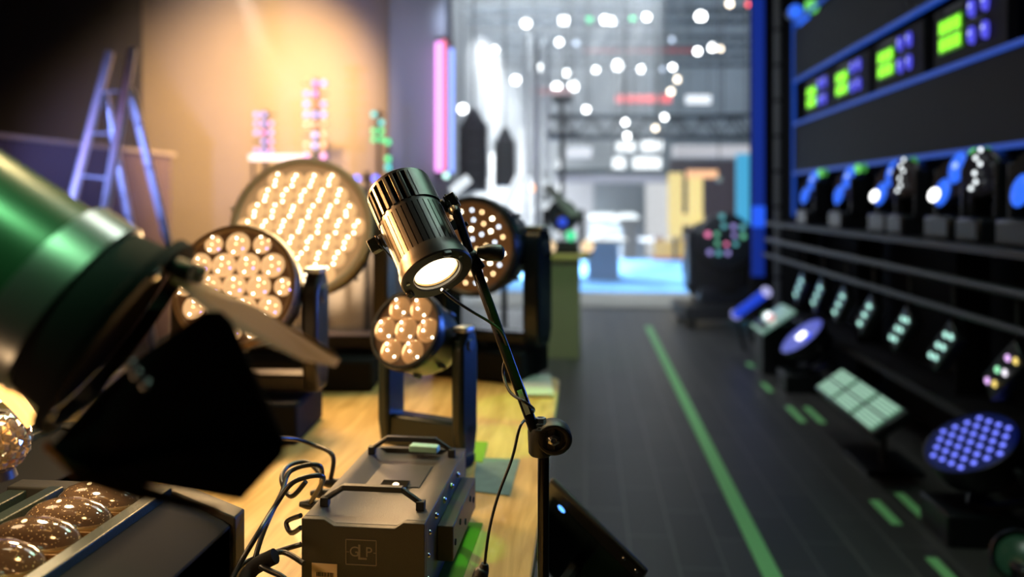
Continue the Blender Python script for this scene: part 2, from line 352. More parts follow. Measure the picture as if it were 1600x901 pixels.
# ================================================================== CONTROL BOX
FR = G(663, 815, 1.03); BR = G(728, 697, 1.03); FL = G(475, 801, 1.03)
ey = (BR - FR); LB = ey.length; ey.normalize(); ex = Vector((ey.y, -ey.x, 0)); WB = (FR - FL).dot(ex); HB = .126
OB = FR - ex * WB; OB.z = TZ
bx = thing('power_supply_box', 'grey steel power supply box with two carry handles and pale square logo', 'control box', M=frame(ex, ey, UP, OB))
w_ = WB; d = .022
prof = [(0, 0), (0, HB), (.035, HB), (.050, HB - .009), (w_ - .045, HB - .009), (w_ - .032, HB), (w_, HB), (w_, 0)]
MB().prism([(x, 0.002, z) for x, z in prof if True], (0, .012, 0)).build('front_panel', SIDE, bx, bevel=.0012)
MB().prism([(x, LB - .012, z) for x, z in [(0, 0), (0, HB), (w_, HB), (w_, 0)]], (0, .012, 0)).build('rear_panel', SIDE, bx, bevel=.0012)
b = MB()
sec = [(0, 0), (0, HB), (.022, HB), (.036, HB - .009), (w_ - .045, HB - .009), (w_ - .030, HB), (w_, HB), (w_, 0)]
b.prism([(x, .014, z) for x, z in sec], (0, LB - .026, 0)); b.build('casing', GREY, bx, bevel=.0015)
MB().box((w_ / 2, LB * .62, HB - .0085), (w_ * .50, LB * .30, .002)).build('lid_panel', GREY, bx, bevel=.0006)
WIN = mat('window_glass', (.02, .018, .015), .05, 0, spec=.9)
wn = MB().box((w_ * .52, LB * .47, HB - .0055), (.046, .036, .004)).build('lid_window', WIN, bx, bevel=.0005)
MB().dome((w_ * .54, LB * .46, HB - .0034), (0, 0, 1), .0055, .003, 16).build('window_lamp', E('window_warm', (1, .72, .4), 4), wn)
for yy in (.055, LB - .050):
    b = MB(); r = .0048; A = .018; hz = .030
    for xa, xb in ((A, A + .030), (w_ - A, w_ - A - .030)):
        b.box((xa, yy, HB + .007), (.013, .013, .014))
        b.tube([(xa, yy, HB + .010), (xb, yy, HB + hz)], r, 8)
    b.box((w_ / 2, yy, HB + hz), (w_ - 2 * A - .056, .011, .0085)); b.build('handle', BLACK, bx, bevel=.001)
b = MB(); b.box((w_ + .013, LB * .56, HB - .066), (.026, LB * .62, .056)); sbk = b.build('side_bracket', SIDE, bx, bevel=.002)
for yy, zz in ((.30, -.07), (.42, -.055), (.56, -.075), (.70, -.055), (.80, -.07)):
    MB().cyl((w_ + .025, LB * yy, HB + zz), (w_ + .0275, LB * yy, HB + zz), .005, n=14).build('hole_plug', MATTE, sbk)
for yy in (.22, .40, .58, .74):
    MB().dome((w_ + .0005, LB * yy, HB - .018), (1, 0, 0), .0055, .0045, 12).build('cap_screw', STEEL, bx)
for yy, zz in ((.07, .07), (.07, .035), (.10, .10)):
    MB().dome((w_ + .0005, LB * yy, zz), (1, 0, 0), .004, .003, 12).build('cap_screw', STEEL, bx)
# logo and sticker on the front
def text(body, size, m, parent, M, name='lettering', sx=1):
    c = bpy.data.curves.new(name, 'FONT'); c.body = body; c.size = size; c.extrude = .0003; c.align_x = 'CENTER'; c.align_y = 'CENTER'
    o = bpy.data.objects.new(name, c); dg = bpy.context.evaluated_depsgraph_get()
    COL.objects.link(o); bpy.context.view_layer.update()
    me = bpy.data.meshes.new_from_object(o.evaluated_get(bpy.context.evaluated_depsgraph_get())); bpy.data.objects.remove(o)
    me.transform(M @ Matrix.Diagonal((sx, 1, 1, 1))); me.materials.clear(); me.materials.append(m)
    o = bpy.data.objects.new(name, me); COL.objects.link(o); o.parent = parent; return o
PRINT = mat('grey_print', (.22, .19, .15), .5)
lx, lz, ls = w_ * .49, HB - .046, .046
b = MB()
for (cx, cz, sx, sz) in ((0, ls * .40, ls, .0012), (0, -ls * .40, ls, .0012), (-ls / 2, 0, .0012, ls * .8), (ls / 2, 0, .0012, ls * .8)):
    b.box((lx + cx, .0016, lz + cz), (sx, .0014, sz))
lg = b.build('logo_frame', PRINT, bx)
MX = lambda x, z: Matrix.Translation((x, .0018, z)) @ Matrix.Rotation(PI / 2, 4, 'X')
text('G', .021, PRINT, lg, MX(lx - .0105, lz)); text('L', .032, PRINT, lg, MX(lx + .001, lz - .001)); text('P', .021, PRINT, lg, MX(lx + .0115, lz))
b = MB(); 
for cx in (-.0205, .0205): b.box((lx + cx, .0016, lz), (.004, .0014, .001))
b.build('logo_dash', PRINT, lg)
sk = MB().box((.036, .0012, HB - .077), (.039, .001, .024)).build('label_sticker', mat('sticker_cream', (.72, .56, .38), .6), bx); sk['label'] = 'cream label sticker'
b = MB(); xx = .024
rnd = random.Random(3)
while xx < .050: ww = rnd.choice((.0006, .001, .0016)); b.box((xx, .0005, HB - .081), (ww, .0006, .006)); xx += ww + rnd.choice((.0006, .001))
b.build('barcode', mat('ink', (.03, .02, .015), .6), sk)
# connectors and cables on the left
def sockets():
    out = []
    for yy in (.36, .50, .64):
        MB().lathe((-.004, LB * yy, HB - .03), (-1, 0, .1), [(-.006, .010), (.012, .010), (.014, .008)], 18).build('socket', mat('nickel', (.85, .85, .85), .3, .3), bx)
        out.append(bx.matrix_basis @ Vector((-.016, LB * yy, HB - .029)))
    return out
SO = sockets()
paths = [[W(505, 745, 1.25), W(460, 752, 1.22), W(430, 790, 1.20), W(405, 830, 1.15), W(375, 880, 1.12), W(350, 930, 1.08)],
         [W(500, 728, 1.32), W(455, 735, 1.30), W(440, 770, 1.26), W(418, 815, 1.20), W(402, 860, 1.16), W(385, 930, 1.12)],
         [W(520, 712, 1.42), W(490, 695, 1.45), W(455, 685, 1.42), W(420, 690, 1.36), W(385, 730, 1.30), W(340, 700, 1.5)]]
labs = ['black connector cable nearest the box front sweeping down to the left', 'middle black connector cable curving off the left side of the power box', 'rear black connector cable rising behind the dark barn door leaf']
for i, p in enumerate(paths):
    c = MB().tube([SO[i] + ex * -.02] + p, .0040, 10, 8).build('signal_cable', CABLE); tag(c, labs[i], 'cable', 'cables plugged into the power supply box')
    MB().lathe(SO[i] + ex * .0, -ex, [(0, .0085), (.022, .0085), (.036, .0045)], 14).build('plug', BLACK, c)
loops = [([W(475, 880, 1.15), W(440, 862, 1.18), W(405, 880, 1.12), W(440, 900, 1.1), W(455, 915, 1.1)], 'black cable loop lying on the oak table beside the box corner'),
         ([W(470, 850, 1.2), W(430, 862, 1.2), W(380, 880, 1.15), W(355, 920, 1.1)], 'black cable crossing the table below the middle connector cable'),
         ([W(470, 824, 1.24), W(455, 832, 1.26), W(448, 815, 1.28), W(470, 805, 1.26)], 'short black cable curl touching the left side of the power box'),
         ([W(505, 745, 1.34), W(480, 722, 1.38), W(450, 728, 1.36), W(440, 750, 1.32), W(455, 775, 1.28), W(478, 752, 1.27)], 'round black cable coil standing up left of the connectors')]
for p, l in loops: tag(MB().tube(p, .0040, 10, 8).build('loose_cable', CABLE), l, 'cable', 'loose cables on the table')
tag(MB().tube([W(430, 868, 1.12), W(395, 888, 1.12), W(380, 915, 1.1)], .011, 12).build('cable_bundle', MATTE), 'thick black taped cable bundle at the bottom edge left of the box', 'cable bundle')
gm = MB(bx.matrix_basis).box((WB / 2 + .010, LB * .40, .0015), (WB + .058, LB * .96, .003)).build('green_mat', mat('green_felt', (.15, .30, .006), .8)); tag(gm, 'bright green felt mat partly showing under the right side of the power supply box', 'mat')  # green light spill on the table, laid as a thin coloured slab
tag(MB().prism([G(x, y, TZ) for x, y in ((726, 690), (762, 692), (754, 724), (726, 720))], (0, 0, .003)).build('green_mat', MATS['green_felt']), 'small green felt piece by the foot of the seven lens head, above the booklet', 'mat')  # second patch of green light spill in the same slab colour
mc = MB(bx.matrix_basis).box((WB * .60, LB * .93, HB + .006), (.055, .022, .012), Matrix.Rotation(R(-6), 3, 'Z')).build('mint_block', mat('mint_plastic', (.45, .80, .65), .35), bevel=.002); tag(mc, 'small pale mint block on the box lid under the rear handle', 'block')
# papers and small stuff on the table
def flat(px, z=TZ, th=.002): P = [G(x, y, z) for x, y in px]; return MB().prism(P, (0, 0, th))
tag(flat([(745, 716), (812, 718), (796, 775), (738, 768)]).build('booklet', mat('teal_paper', (.14, .24, .22), .5, var=.3, vscale=40)), 'dark teal booklet lying flat on the oak table right of the box', 'booklet')
tag(flat([(800, 592), (860, 590), (865, 622), (808, 622)], th=.012).build('paper_stack', mat('white_paper', (.6, .63, .6), .6)), 'small white paper stack at the far rounded table corner', 'paper')

# ================================================================== WASH MOVING HEADS
def hexgrid(rings, sp_):
    out = []
    for i in range(-rings, rings + 1):
        for k in range(-rings, rings + 1):
            if abs(i + k) <= rings: out.append((sp_ * (i + k / 2), sp_ * k * .8660254))
    return out
LENSM = mat('amber_lens', (.42, .24, .12), .12, 0, (1, .50, .18), .32, coat=.6)
LENSM2 = mat('amber_lens_bright', (.48, .29, .14), .3, 0, (1, .58, .25), .85, coat=.5)
FACE = mat('face_amber', (.09, .045, .02), .4, 0, (1, .4, .12), .05)
FACE2 = mat('face_amber_bright', (.30, .19, .10), .4, 0, (1, .55, .24), .34)
GLINT_W = E('led_white', (1, .88, .64), 16); GLINT_S = E('led_soft', (1, .66, .32), 7); GLINT_V = E('led_violet', (.45, .30, 1), 5)  # reflections of room lamps on the lenses, put in as glowing dots
def mover(label, fc, nv, Rf, L, rings, glints, body, yaw_ax=None, armw=.03, lensm=LENSM, gap=.03, arm_col=None, cap=None, glint_r=.0035, group='moving heads on the oak table', spin=0, base_z=TZ, hbmax=.10, yh=.045, fill=.50, grow=1.09, dh=.30, plate=None, glintlist=None, faceM=None):
    jit = random.Random(round(fc.x * 1000)); piv = fc - nv * (L * .55)
    hx = Vector((-nv.y, nv.x, 0)).normalized() if yaw_ax is None else yaw_ax.normalized()   # arm axis
    if hx.dot(RT) < 0: hx = -hx
    hy = UP.cross(hx)
    O = Vector((piv.x, piv.y, base_z)); M = frame(hx, hy, UP, O); inv = M.inverted()
    t = thing('moving_head', label, 'moving head light', M=M, group=group)
    c = inv @ piv; nl = (inv.to_3x3() @ nv).normalized(); f = inv @ fc
    # base and yoke
    bw = Rf * 1.05; hb = min(hbmax, (piv.z - base_z) * .35)
    MB().prism([(-bw, -bw * .8, 0), (bw, -bw * .8, 0), (bw, bw * .8, 0), (-bw, bw * .8, 0)], (0, 0, hb)).build('base', MATTE, t, bevel=.01)
    aw = Rf + gap; top = c.z + Rf * .45
    yk = hb + .012
    b = MB(); b.box((0, 0, yk + yh / 2 - .003), (2 * aw + armw, Rf * .55, yh)); b.cyl((0, 0, hb - .002), (0, 0, yk + .005), Rf * .4, n=24); b.build('yoke', body, t, bevel=.008)
    for s_ in (-1, 1):
        hw = Rf * .42
        P = []
        for (yy, zz) in ((-hw * .7, yk), (-hw, yk + .06), (-hw, top - hw), (-hw * .6, top - .02), (-hw * .2, top), (hw * .4, top), (hw * .8, top - hw * .5), (hw, top - hw * 1.3), (hw, yk + .05), (hw * .7, yk)):
            P.append((s_ * aw - armw / 2, yy, zz))
        am = MB().prism(P, (armw, 0, 0)).build('arm', arm_col or body, t, bevel=.009)
        if cap: MB().box((s_ * aw, -hw * .1, top - .004), (armw * 1.15, hw * 1.1, .014)).build('arm_cap', cap, am, bevel=.005)
        MB().lathe((s_ * (aw + armw / 2) * 1.0, c.y, c.z), (s_, 0, 0), [(0, Rf * .16), (.004, Rf * .14)], 20).build('pivot_cover', DARKM, am)
        MB().cyl((s_ * (aw - armw / 2), c.y, c.z), (s_ * Rf * .7, c.y, c.z), Rf * .16, n=16).build('axle', MATTE, am)
    # head shell
    MB().lathe(f, -nl, [(0, Rf * 1.0), (.004, Rf * 1.05), (L * .12, Rf * 1.06), (L * .18, Rf * 1.0), (L * .5, Rf * .96), (L * .62, Rf * .90), (L * .85, Rf * .70), (L, Rf * .48), (L * 1.02, 0.001)], 48, cap=False).build('head_shell', body, t, ang=30)
    MB().lathe(f, nl, [(-.006, Rf * .93), (.0, Rf * .93), (.004, Rf * .96), (.004, Rf * 1.03), (-.01, Rf * 1.055)], 56, cap=False).build('front_rim', faceM or BLACKM, t, ang=30)
    for k in range(8):
        a = 2 * PI * k / 8
        e1 = nl.orthogonal().normalized(); e2 = nl.cross(e1)
        pc_ = f - nl * (L * .42) + (e1 * math.cos(a) + e2 * math.sin(a)) * Rf * .975
        MB().cyl(pc_, pc_ - nl * L * .12, .006, n=8).build('cooling_rib', DARKM, t)
    MB().lathe(f, nl, [(-.010, Rf * .94), (-.0035, Rf * .94)], 48).build('lens_plate', plate or FACE, t)
    e1 = (UP - nl * UP.dot(nl)).normalized(); e2 = nl.cross(e1)
    if spin: e1, e2 = e1 * math.cos(spin) + e2 * math.sin(spin), e2 * math.cos(spin) - e1 * math.sin(spin)
    if rings:
        pitch = Rf * .94 * 2 / (2 * rings + 1) * grow
        for (gx, gy) in hexgrid(rings, pitch):
            g = f + e2 * gx + e1 * gy
            rr = pitch * fill
            if Vector((gx, gy)).length + rr > Rf * .95: rr = max(.62 * rr, Rf * .975 - Vector((gx, gy)).length)
            ln = MB().dome(g - nl * .0035, nl, rr, rr * dh, 22).build('lens', lensm, t)
            for mt, lst in glints:
                b = MB()
                for (qx, qy) in lst:
                    qx += jit.uniform(-.05, .05); qy += jit.uniform(-.05, .05)
                    b.dome(g + e2 * qx * pitch + e1 * qy * pitch + nl * (rr * dh * max(.0, 1 - (qx * qx + qy * qy) * 4) + .000), nl, glint_r, glint_r * .5, 8, 2)
                b.build('led', mt, ln)
    if glintlist:
        for mt, lst in glintlist:
            for (qx, qy) in lst:
                MB().dome(f + e2 * qx * Rf + e1 * qy * Rf, nl, glint_r, glint_r * .5, 10, 2).build('led', mt, t)
    return t
# screen up / right on each face is (e1, -e2) because the face looks at the camera
chS = [(GLINT_W, [(.02, -.06), (.18, .26), (-.30, -.26)])]
mover('small seven lens moving head standing behind the power supply box', W(633, 514, 1.72), dirv(-.52, -1, .50), .0845, .17, 1, chS,
      mat('mover_green_black', (.022, .035, .034), .30, .2, bump=.1, bscale=600), armw=.030, gap=.014, glint_r=.0022, spin=R(3), cap=SILVER, hbmax=.03, yh=.075, fill=.515, grow=1.04, dh=.35)
ch19 = [(GLINT_W, [(.02, .26), (.12, -.30)]), (GLINT_S, [(.0, -.02), (-.25, .12)]), (GLINT_V, [(-.28, -.18)])]
mover('nineteen lens moving head left of the small spotlight with amber dome lenses', W(365, 447, 1.95), dirv(-.02, -1, .26), .148, .24, 2, ch19,
      mat('mover_brown_black', (.035, .028, .022), .35, .2), armw=.04, gap=.02, glint_r=.0020, cap=SILVER, lensm=LENSM2, faceM=mat('rim_amber', (.30, .19, .10), .35))
ch37 = [(GLINT_W, [(-.06, .30), (.04, -.0), (.10, -.30)])]
mover('largest round moving head with many small lenses and a pale rim', W(470, 354, 2.5), dirv(.0, -1, .22), .215, .32, 3, ch37,
      mat('mover_warm_black', (.06, .045, .03), .4, .2), armw=.05, gap=.02, glint_r=.0027, fill=.5, grow=1.0, dh=.12, plate=FACE2, lensm=LENSM2, spin=0, cap=SILVER, faceM=mat('pale_rim', (.6, .5, .38), .3))
rnd = random.Random(11); pts = []
for ring, nn in ((.16, 4), (.36, 9), (.56, 14), (.76, 19)):
    for k in range(nn): a = 2 * PI * (k + ring) / nn + rnd.uniform(-.08, .08); pts.append((ring * math.cos(a), ring * math.sin(a)))
mover('moving head with scattered point lamps directly behind the small spotlight', W(735, 385, 2.62), dirv(-.42, -1, .05), .158, .30, 0, [],
      mat('mover_blue_black', (.012, .02, .035), .25, .3), armw=.06, gap=.015, glint_r=.0042, cap=SILVER,
      glintlist=[(GLINT_W, pts[::3]), (E('led_cool', (.75, .85, 1), 6), pts[1::3]), (GLINT_S, pts[2::3])])
# warm glow leaving the big lens faces
lamp('AREA', 'wash_face_glow', W(470, 350, 2.40), W(600, 330, 1.1), (1, .62, .28), 9, .36)
lamp('AREA', 'wash_face_glow', W(365, 440, 1.85), W(560, 480, 1.0), (1, .60, .26), 5, .26)
lamp('SPOT', 'spotlight_beam', HC + a_ * .02, HC + a_, (1, .78, .48), 8, .028, 70, .5)

# ================================================================== LINEAR LENS BARS (lower left)
GL = mat('drum_glass', (.20, .125, .06), .10, 0, (1, .5, .2), .02, coat=.8, spec=.8)
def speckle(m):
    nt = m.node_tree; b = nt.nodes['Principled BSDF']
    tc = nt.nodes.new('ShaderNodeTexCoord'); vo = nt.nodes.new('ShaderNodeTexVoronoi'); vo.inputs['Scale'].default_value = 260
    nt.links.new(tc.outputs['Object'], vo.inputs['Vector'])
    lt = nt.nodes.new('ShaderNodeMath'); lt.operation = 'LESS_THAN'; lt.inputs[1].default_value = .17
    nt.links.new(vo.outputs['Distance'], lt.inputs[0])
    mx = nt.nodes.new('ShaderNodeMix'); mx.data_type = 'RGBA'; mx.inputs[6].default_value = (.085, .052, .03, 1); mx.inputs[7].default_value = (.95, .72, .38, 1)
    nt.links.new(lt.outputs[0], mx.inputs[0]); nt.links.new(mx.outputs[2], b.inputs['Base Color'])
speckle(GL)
RAIL = mat('rail_green_black', (.030, .045, .038), .35, .3, bump=.3, bscale=600)
def lens_bar(label, X0, X1, Y0, Y1, zt, n0, hot=None, right_edge=None):
    t = thing('lens_bar', label, 'stage light bar', ((X0 + X1) / 2, Y0, TZ), group='linear lens bars on the table')
    w2 = (X1 - X0) / 2; L = Y1 - Y0; h = zt - TZ
    dw = .068; cx = -.01
    MB().box((0, L / 2, (h - .05) / 2), (2 * w2, L, h - .05)).build('housing', MATTE, t, bevel=.006)
    for (xa, xb, za, nm) in ((-w2, -w2 + .03, h - .012, 'outer_rail'), (cx - dw - .030, cx - dw - .008, h - .004, 'inner_rail'), (cx + dw + .004, cx + dw + .026, h, 'inner_rail'), ):
        MB().box(((xa + xb) / 2, L / 2, (h - .05 + za) / 2), (xb - xa, L, za - (h - .05))).build(nm, RAIL, t, bevel=.002)
    MB().prism([(cx + dw + .026, 0, h - .06), (cx + dw + .026, 0, h - .012), (w2 - .012, 0, h - .045), (w2, 0, h - .052), (w2, 0, .02), (cx + dw + .026, 0, .02)], (0, L, 0)).build('side_cover', MATTE, t, bevel=.002)
    MB().prism([(-w2 - .004, L, .0), (-w2 - .004, L, h - .008), (cx + dw + .03, L, h - .008), (w2 + .006, L, h - .042), (w2 + .006, L, 0)], (0, .035, 0)).build('end_plate', SIDE, t, bevel=.003)
    MB().box((0, -.012, h / 2 - .012), (2 * w2 + .01, .028, h - .02)).build('end_plate', SIDE, t, bevel=.003)
    MB().box((cx, L / 2, h - .046), (2 * dw + .01, L, .006)).build('reflector_tray', mat('tray_amber', (.34, .20, .09), .35, .4), t)
    pitch = .067; k = 0; yy = L - .034
    while yy > .03:
        ln = MB(Matrix.Translation((cx, yy, h - .044)) @ Matrix.Diagonal((1, .52, 1.38, 1))).lathe((0, 0, 0), (0, 0, 1), [(0, .062), (.018, .064), (.030, .058), (.038, .045), (.043, .026), (.045, .001)], 40, cap=False).build('drum_lens', GL, t)
        MB(Matrix.Translation((cx, yy, h - .044)) @ Matrix.Diagonal((1, .52, 1.38, 1))).lathe((0, 0, 0), (0, 0, 1), [(.020, .0645), (.0225, .0652), (.025, .0632)], 40, cap=False).build('lens_rim', mat('rim_gold', (.8, .6, .35), .25, .8), ln)
        MB().box((cx, yy - .0335, h - .028), (2 * dw, .0018, .030)).build('divider', MATS['tray_amber'], t)
        bp = (cx - .012, yy - .004, h + .0005)
        if hot is not None and k == hot: MB().dome((cx + .030, yy - .006, h + .009), (.35, -.5, 1), .0115, .004, 20).build('lamp', E('hot_bulb', (1, .9, .68), 6), ln)
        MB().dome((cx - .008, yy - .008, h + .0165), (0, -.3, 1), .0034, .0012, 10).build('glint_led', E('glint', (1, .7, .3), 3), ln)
        yy -= pitch; k += 1
    return t
lens_bar('black light bar with glittering amber drum lenses at the lower left corner', -.87, -.52, .50, 1.13, 1.075, 0, hot=0)
lens_bar('second dark light bar with green edged rails, farther left and beyond the first', -1.27, -.90, .86, 1.44, 1.075, 0)
lamp('POINT', 'bar_glow', (-.74, 1.02, 1.20), None, (1, .68, .36), 1.6, .015)
lamp('POINT', 'bar_glow_front', (-.56, .42, 1.20), None, (1, .62, .32), .4, .02)
gb = thing('glass_globe_lamp', 'crystal globe lamp with orange glowing filament behind the foreground fixture', 'lamp', tuple(W(-8, 690, 1.0)))  # made-up globe; glowing streaks stand for lamp light refracted in the bar glass
MB().lathe((0, 0, 0), (0, 0, 1), [(-.03 + .0, .02), (-.045, .025)], 20).build('cap', DARKM, gb)
b = MB()
for i in range(7):
    for k in range(14):
        a = 2 * PI * (k + .5 * (i % 2)) / 14; e = R(-60 + 20 * i); p = Vector((math.cos(e) * math.cos(a), math.cos(e) * math.sin(a), math.sin(e))) * .04
        b.dome(p * .9, p, .0085, .006, 6, 2)
b.build('crystal', mat('crystal', (.75, .65, .5), .06, .75, spec=.9), gb, smooth=False)
fo = gb.matrix_basis.to_translation()
MB().tube([W(-20, 600, .97) - Vector(gb.location), W(8, 612, .97) - Vector(gb.location), W(32, 635, .97) - Vector(gb.location), W(52, 662, .97) - Vector(gb.location)], lambda t: .012 - .004 * t, 12).build('filament', E('filament_orange', (1, .48, .12), 3.0), gb)
MB().tube([W(-40, 592, .98) - Vector(gb.location), W(6, 612, .975) - Vector(gb.location)], .014, 12).build('filament', E('filament_hot', (1, .85, .55), 8), gb)

# ================================================================== FOREGROUND FRESNEL WITH BARN DOORS
ax = dirv(.82, .12, -.57); KF = 1.32; WF = lambda x, y, d_: W(x, y, d_ * KF)
rc = WF(188, 522, .50)
up_ = (dirv(.57, .2, .82)); up_ = (up_ - ax * up_.dot(ax)).normalized(); sd = ax.cross(up_)
fz = thing('fresnel_spotlight', 'large blurred black fixture with barn doors, nearest at the left edge', 'spotlight', M=frame(up_ * KF, sd * KF, ax * KF, rc))
FB = mat('fresnel_body', (.028, .075, .040), .32, .3)  # green of the lamp light mixed into the black body colour
MB().lathe((0, 0, 0), (0, 0, 1), [(-.36, .02), (-.35, .049), (-.33, .054), (-.05, .054)], 48).build('barrel', FB, fz, ang=30)
MB().lathe((0, 0, 0), (0, 0, 1), [(-.056, .054), (-.054, .0595), (-.030, .0595), (-.028, .054)], 48, cap=False).build('front_band', mat('band_metal', (.45, .47, .47), .28, .9), fz, ang=30)
MB().lathe((0, 0, 0), (0, 0, 1), [(-.030, .056), (-.006, .060), (-.012, .050), (-.014, .01)], 48).build('lens_mount', MATTE, fz)
MB().lathe((0, 0, 0), (0, 0, 1), [(-.006, .062), (-.004, .069), (.003, .069), (.004, .062), (-.006, .062)], 48, cap=False).build('barn_door_ring', MATTE, fz, ang=30)
for k in range(4):
    a = R(45 + 90 * k); MB().dome((.066 * math.cos(a), .066 * math.sin(a), .003), (0, 0, 1), .004, .003, 10).build('rivet', STEEL, fz)
for s_ in (0,):
    p = fz.matrix_basis.inverted()
    for x, y in ((214, 585), (203, 571), (228, 601)):
        MB().dome(p @ WF(x, y, .42), p.to_3x3() @ (-FW), .003, .002, 12).build('rivet', STEEL, fz)
inv = fz.matrix_basis.inverted()
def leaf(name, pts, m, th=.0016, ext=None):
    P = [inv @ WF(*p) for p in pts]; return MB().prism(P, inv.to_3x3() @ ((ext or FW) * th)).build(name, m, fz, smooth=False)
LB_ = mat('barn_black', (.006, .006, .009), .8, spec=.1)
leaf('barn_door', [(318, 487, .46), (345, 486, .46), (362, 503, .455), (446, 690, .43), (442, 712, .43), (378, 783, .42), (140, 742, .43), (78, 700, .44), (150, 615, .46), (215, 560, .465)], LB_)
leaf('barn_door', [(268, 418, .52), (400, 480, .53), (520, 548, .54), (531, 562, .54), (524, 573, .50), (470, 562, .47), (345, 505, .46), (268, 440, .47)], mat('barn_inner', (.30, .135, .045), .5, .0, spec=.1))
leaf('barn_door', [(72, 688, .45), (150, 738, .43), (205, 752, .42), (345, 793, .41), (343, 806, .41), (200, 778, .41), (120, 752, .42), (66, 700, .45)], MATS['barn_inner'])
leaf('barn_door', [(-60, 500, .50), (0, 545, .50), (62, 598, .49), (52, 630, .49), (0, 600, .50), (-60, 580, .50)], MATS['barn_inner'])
hg = MB(); 
for (x, y, d_) in ((275, 418, .48), (262, 412, .49), (290, 422, .5)): hg.cyl(inv @ WF(x, y, d_), inv @ WF(x + 26, y + 8, d_), .006, n=12)
hg.build('hinge', BLACKM, fz)
MB().tube([(0, .066, -.17), (0, .085, -.17), (-.10, .085, -.17), (-.14, 0, -.17), (-.10, -.085, -.17), (0, -.085, -.17), (0, -.066, -.17)], .006, 8).build('yoke', BLACKM, fz)
yp = fz.matrix_basis @ Vector((-.14, 0, -.17))
fs = thing('light_stand', 'black floor stand carrying the blurred foreground fixture, outside the frame edge', 'stand', (yp.x, yp.y, 0))
MB().cyl((0, 0, .05), (0, 0, yp.z), .012).build('pole', POLE, fs)
for ang in (90, 210, 330): MB().cyl((0, 0, .25), (.3 * math.cos(R(ang)), .3 * math.sin(R(ang)), .01), .009).build('leg', POLE, fs)
lamp('SPOT', 'barn_door_glow', W(470, 640, .95), W(425, 515, .68), (1, .55, .2), 4, .02, 34, .7)  # added spot that warms the edge-on barn door leaf
lamp('POINT', 'filament_glow', W(-10, 600, .80), None, (1, .5, .18), 1.6, .03)

# ================================================================== SCREEN BESIDE THE TABLE
A = W(862, 746, 1.52); Bc = W(1012, 893, 1.42); Cc = W(822, 853, 1.33)
best = None
for k in range(400):
    Ck = W(822, 853, .9 + k * .003); v1 = (Bc - A).normalized().dot((Ck - A).normalized())
    if best is None or abs(v1) < best[0]: best = (abs(v1), Ck)
Cc = best[1]
sx_ = (Bc - A); sl = sx_.length; sx_.normalize(); sy_ = (Cc - A); sy_ = sy_ - sx_ * sy_.dot(sx_); sh = sy_.length; sy_.normalize(); sn = sx_.cross(sy_)
if sn.dot(EYE - A) < 0: sn = -sn; 
tb = thing('touch_screen', 'tilted black glossy touch screen hanging off the right table edge', 'screen', M=frame(sx_, sy_, sx_.cross(sy_), A))
zz = 1 if sx_.cross(sy_).dot(EYE - A) > 0 else -1
MB().box((sl / 2, sh / 2, 0), (sl, sh, .014)).build('frame', BLACK, tb, bevel=.005)
MB().box((sl / 2 + .004, sh / 2 + .012, zz * .0072), (sl - .03, sh - .055, .002)).build('display', mat('display_glass', (.012, .02, .024), .22, 0, spec=.4, var=.6, vscale=30), tb)
for p in ((.014, sh - .016), (sl - .016, .016), (sl - .045, .016)): MB().dome((p[0], p[1], zz * .007), (0, 0, zz), .004, .002, 10).build('screw', STEEL, tb)
MB().dome((.045, .05, zz * .0085), (0, 0, zz), .009, .001, 14).build('status_lamp', E('lamp_blue', (.1, .35, 1), 2.5), tb)
mid = Vector((sl / 2, sh / 2, 0))
MB().tube([mid + Vector((0, 0, -zz * .006)), tb.matrix_basis.inverted() @ Vector((-.05, 1.35, .84)), tb.matrix_basis.inverted() @ Vector((-.11, 1.35, .86))], .012).build('mount_arm', BLACKM, tb)

# ================================================================== STEPLADDER
ld = thing('stepladder', 'tall aluminium stepladder catching blue light at the far left', 'ladder', tuple(W(180, 313, 6.2).xy) + (0,))
LO = Vector(ld.location)
def rail(a, b_, nm='rail'):
    a = Vector(a); b_ = Vector(b_); d_ = (b_ - a); k = (a.z - .01) / (a.z - b_.z); e = a + d_ * k
    MB().cyl(a - LO, e - LO, .034, n=8).build(nm, ALU, ld); return a, e
r1 = rail(W(172, 82, 6.5), W(107, 335, 6.1)); r2 = rail(W(207, 76, 6.0), W(156, 380, 5.6))
rail(W(163, 145, 6.45), W(211, 392, 6.9)); rail(W(204, 140, 6.0), W(268, 400, 6.4))
for i in range(1, 8):
    t_ = i / 8; b = MB(); p = r1[0].lerp(r1[1], t_) - LO; q_ = r2[0].lerp(r2[1], t_) - LO; b.cyl(p, q_, .009, n=6); b.build('rung', ALU, ld)
MB().cyl(W(118, 314, 6.15) - LO, W(108, 326, 6.12) - LO, .036, n=8).build('foot_strap', MATTE, ld)

# ================================================================== BEHIND THE TABLE, LEFT
def tower(label, px, py0, py1, d, cols, rows, mats, wpx, seed=1):
    t = thing('led_tower', label, 'light tower', tuple(W(px, HZ, d).xy) + (0,))
    LO = Vector(t.location); zt = W(px, py0, d).z; zb = W(px, py1, d).z; w_ = wpx * d / F
    M = frame(RT, FW, UP, (0, 0, 0))
    MB(M).box((0, .06, zt / 2), (w_ * .18, .05, zt)).build('mast', MATTE, t)
    rn = random.Random(seed)
    for r_ in range(rows):
        for c_ in range(cols):
            if rn.random() < .14: continue
            x = (c_ - (cols - 1) / 2) * w_ / cols; z = zb + (zt - zb) * (r_ + .5) / rows
            MB(M).dome((x, .0, z), (0, -1, 0), w_ / cols * .36, .02, 10).build('pixel_lamp', rn.choice(mats), t)
        MB(M).box((0, .03, zb + (zt - zb) * (r_ + .5) / rows), (w_, .02, .02)).build('cross_rail', MATTE, t)
    return t
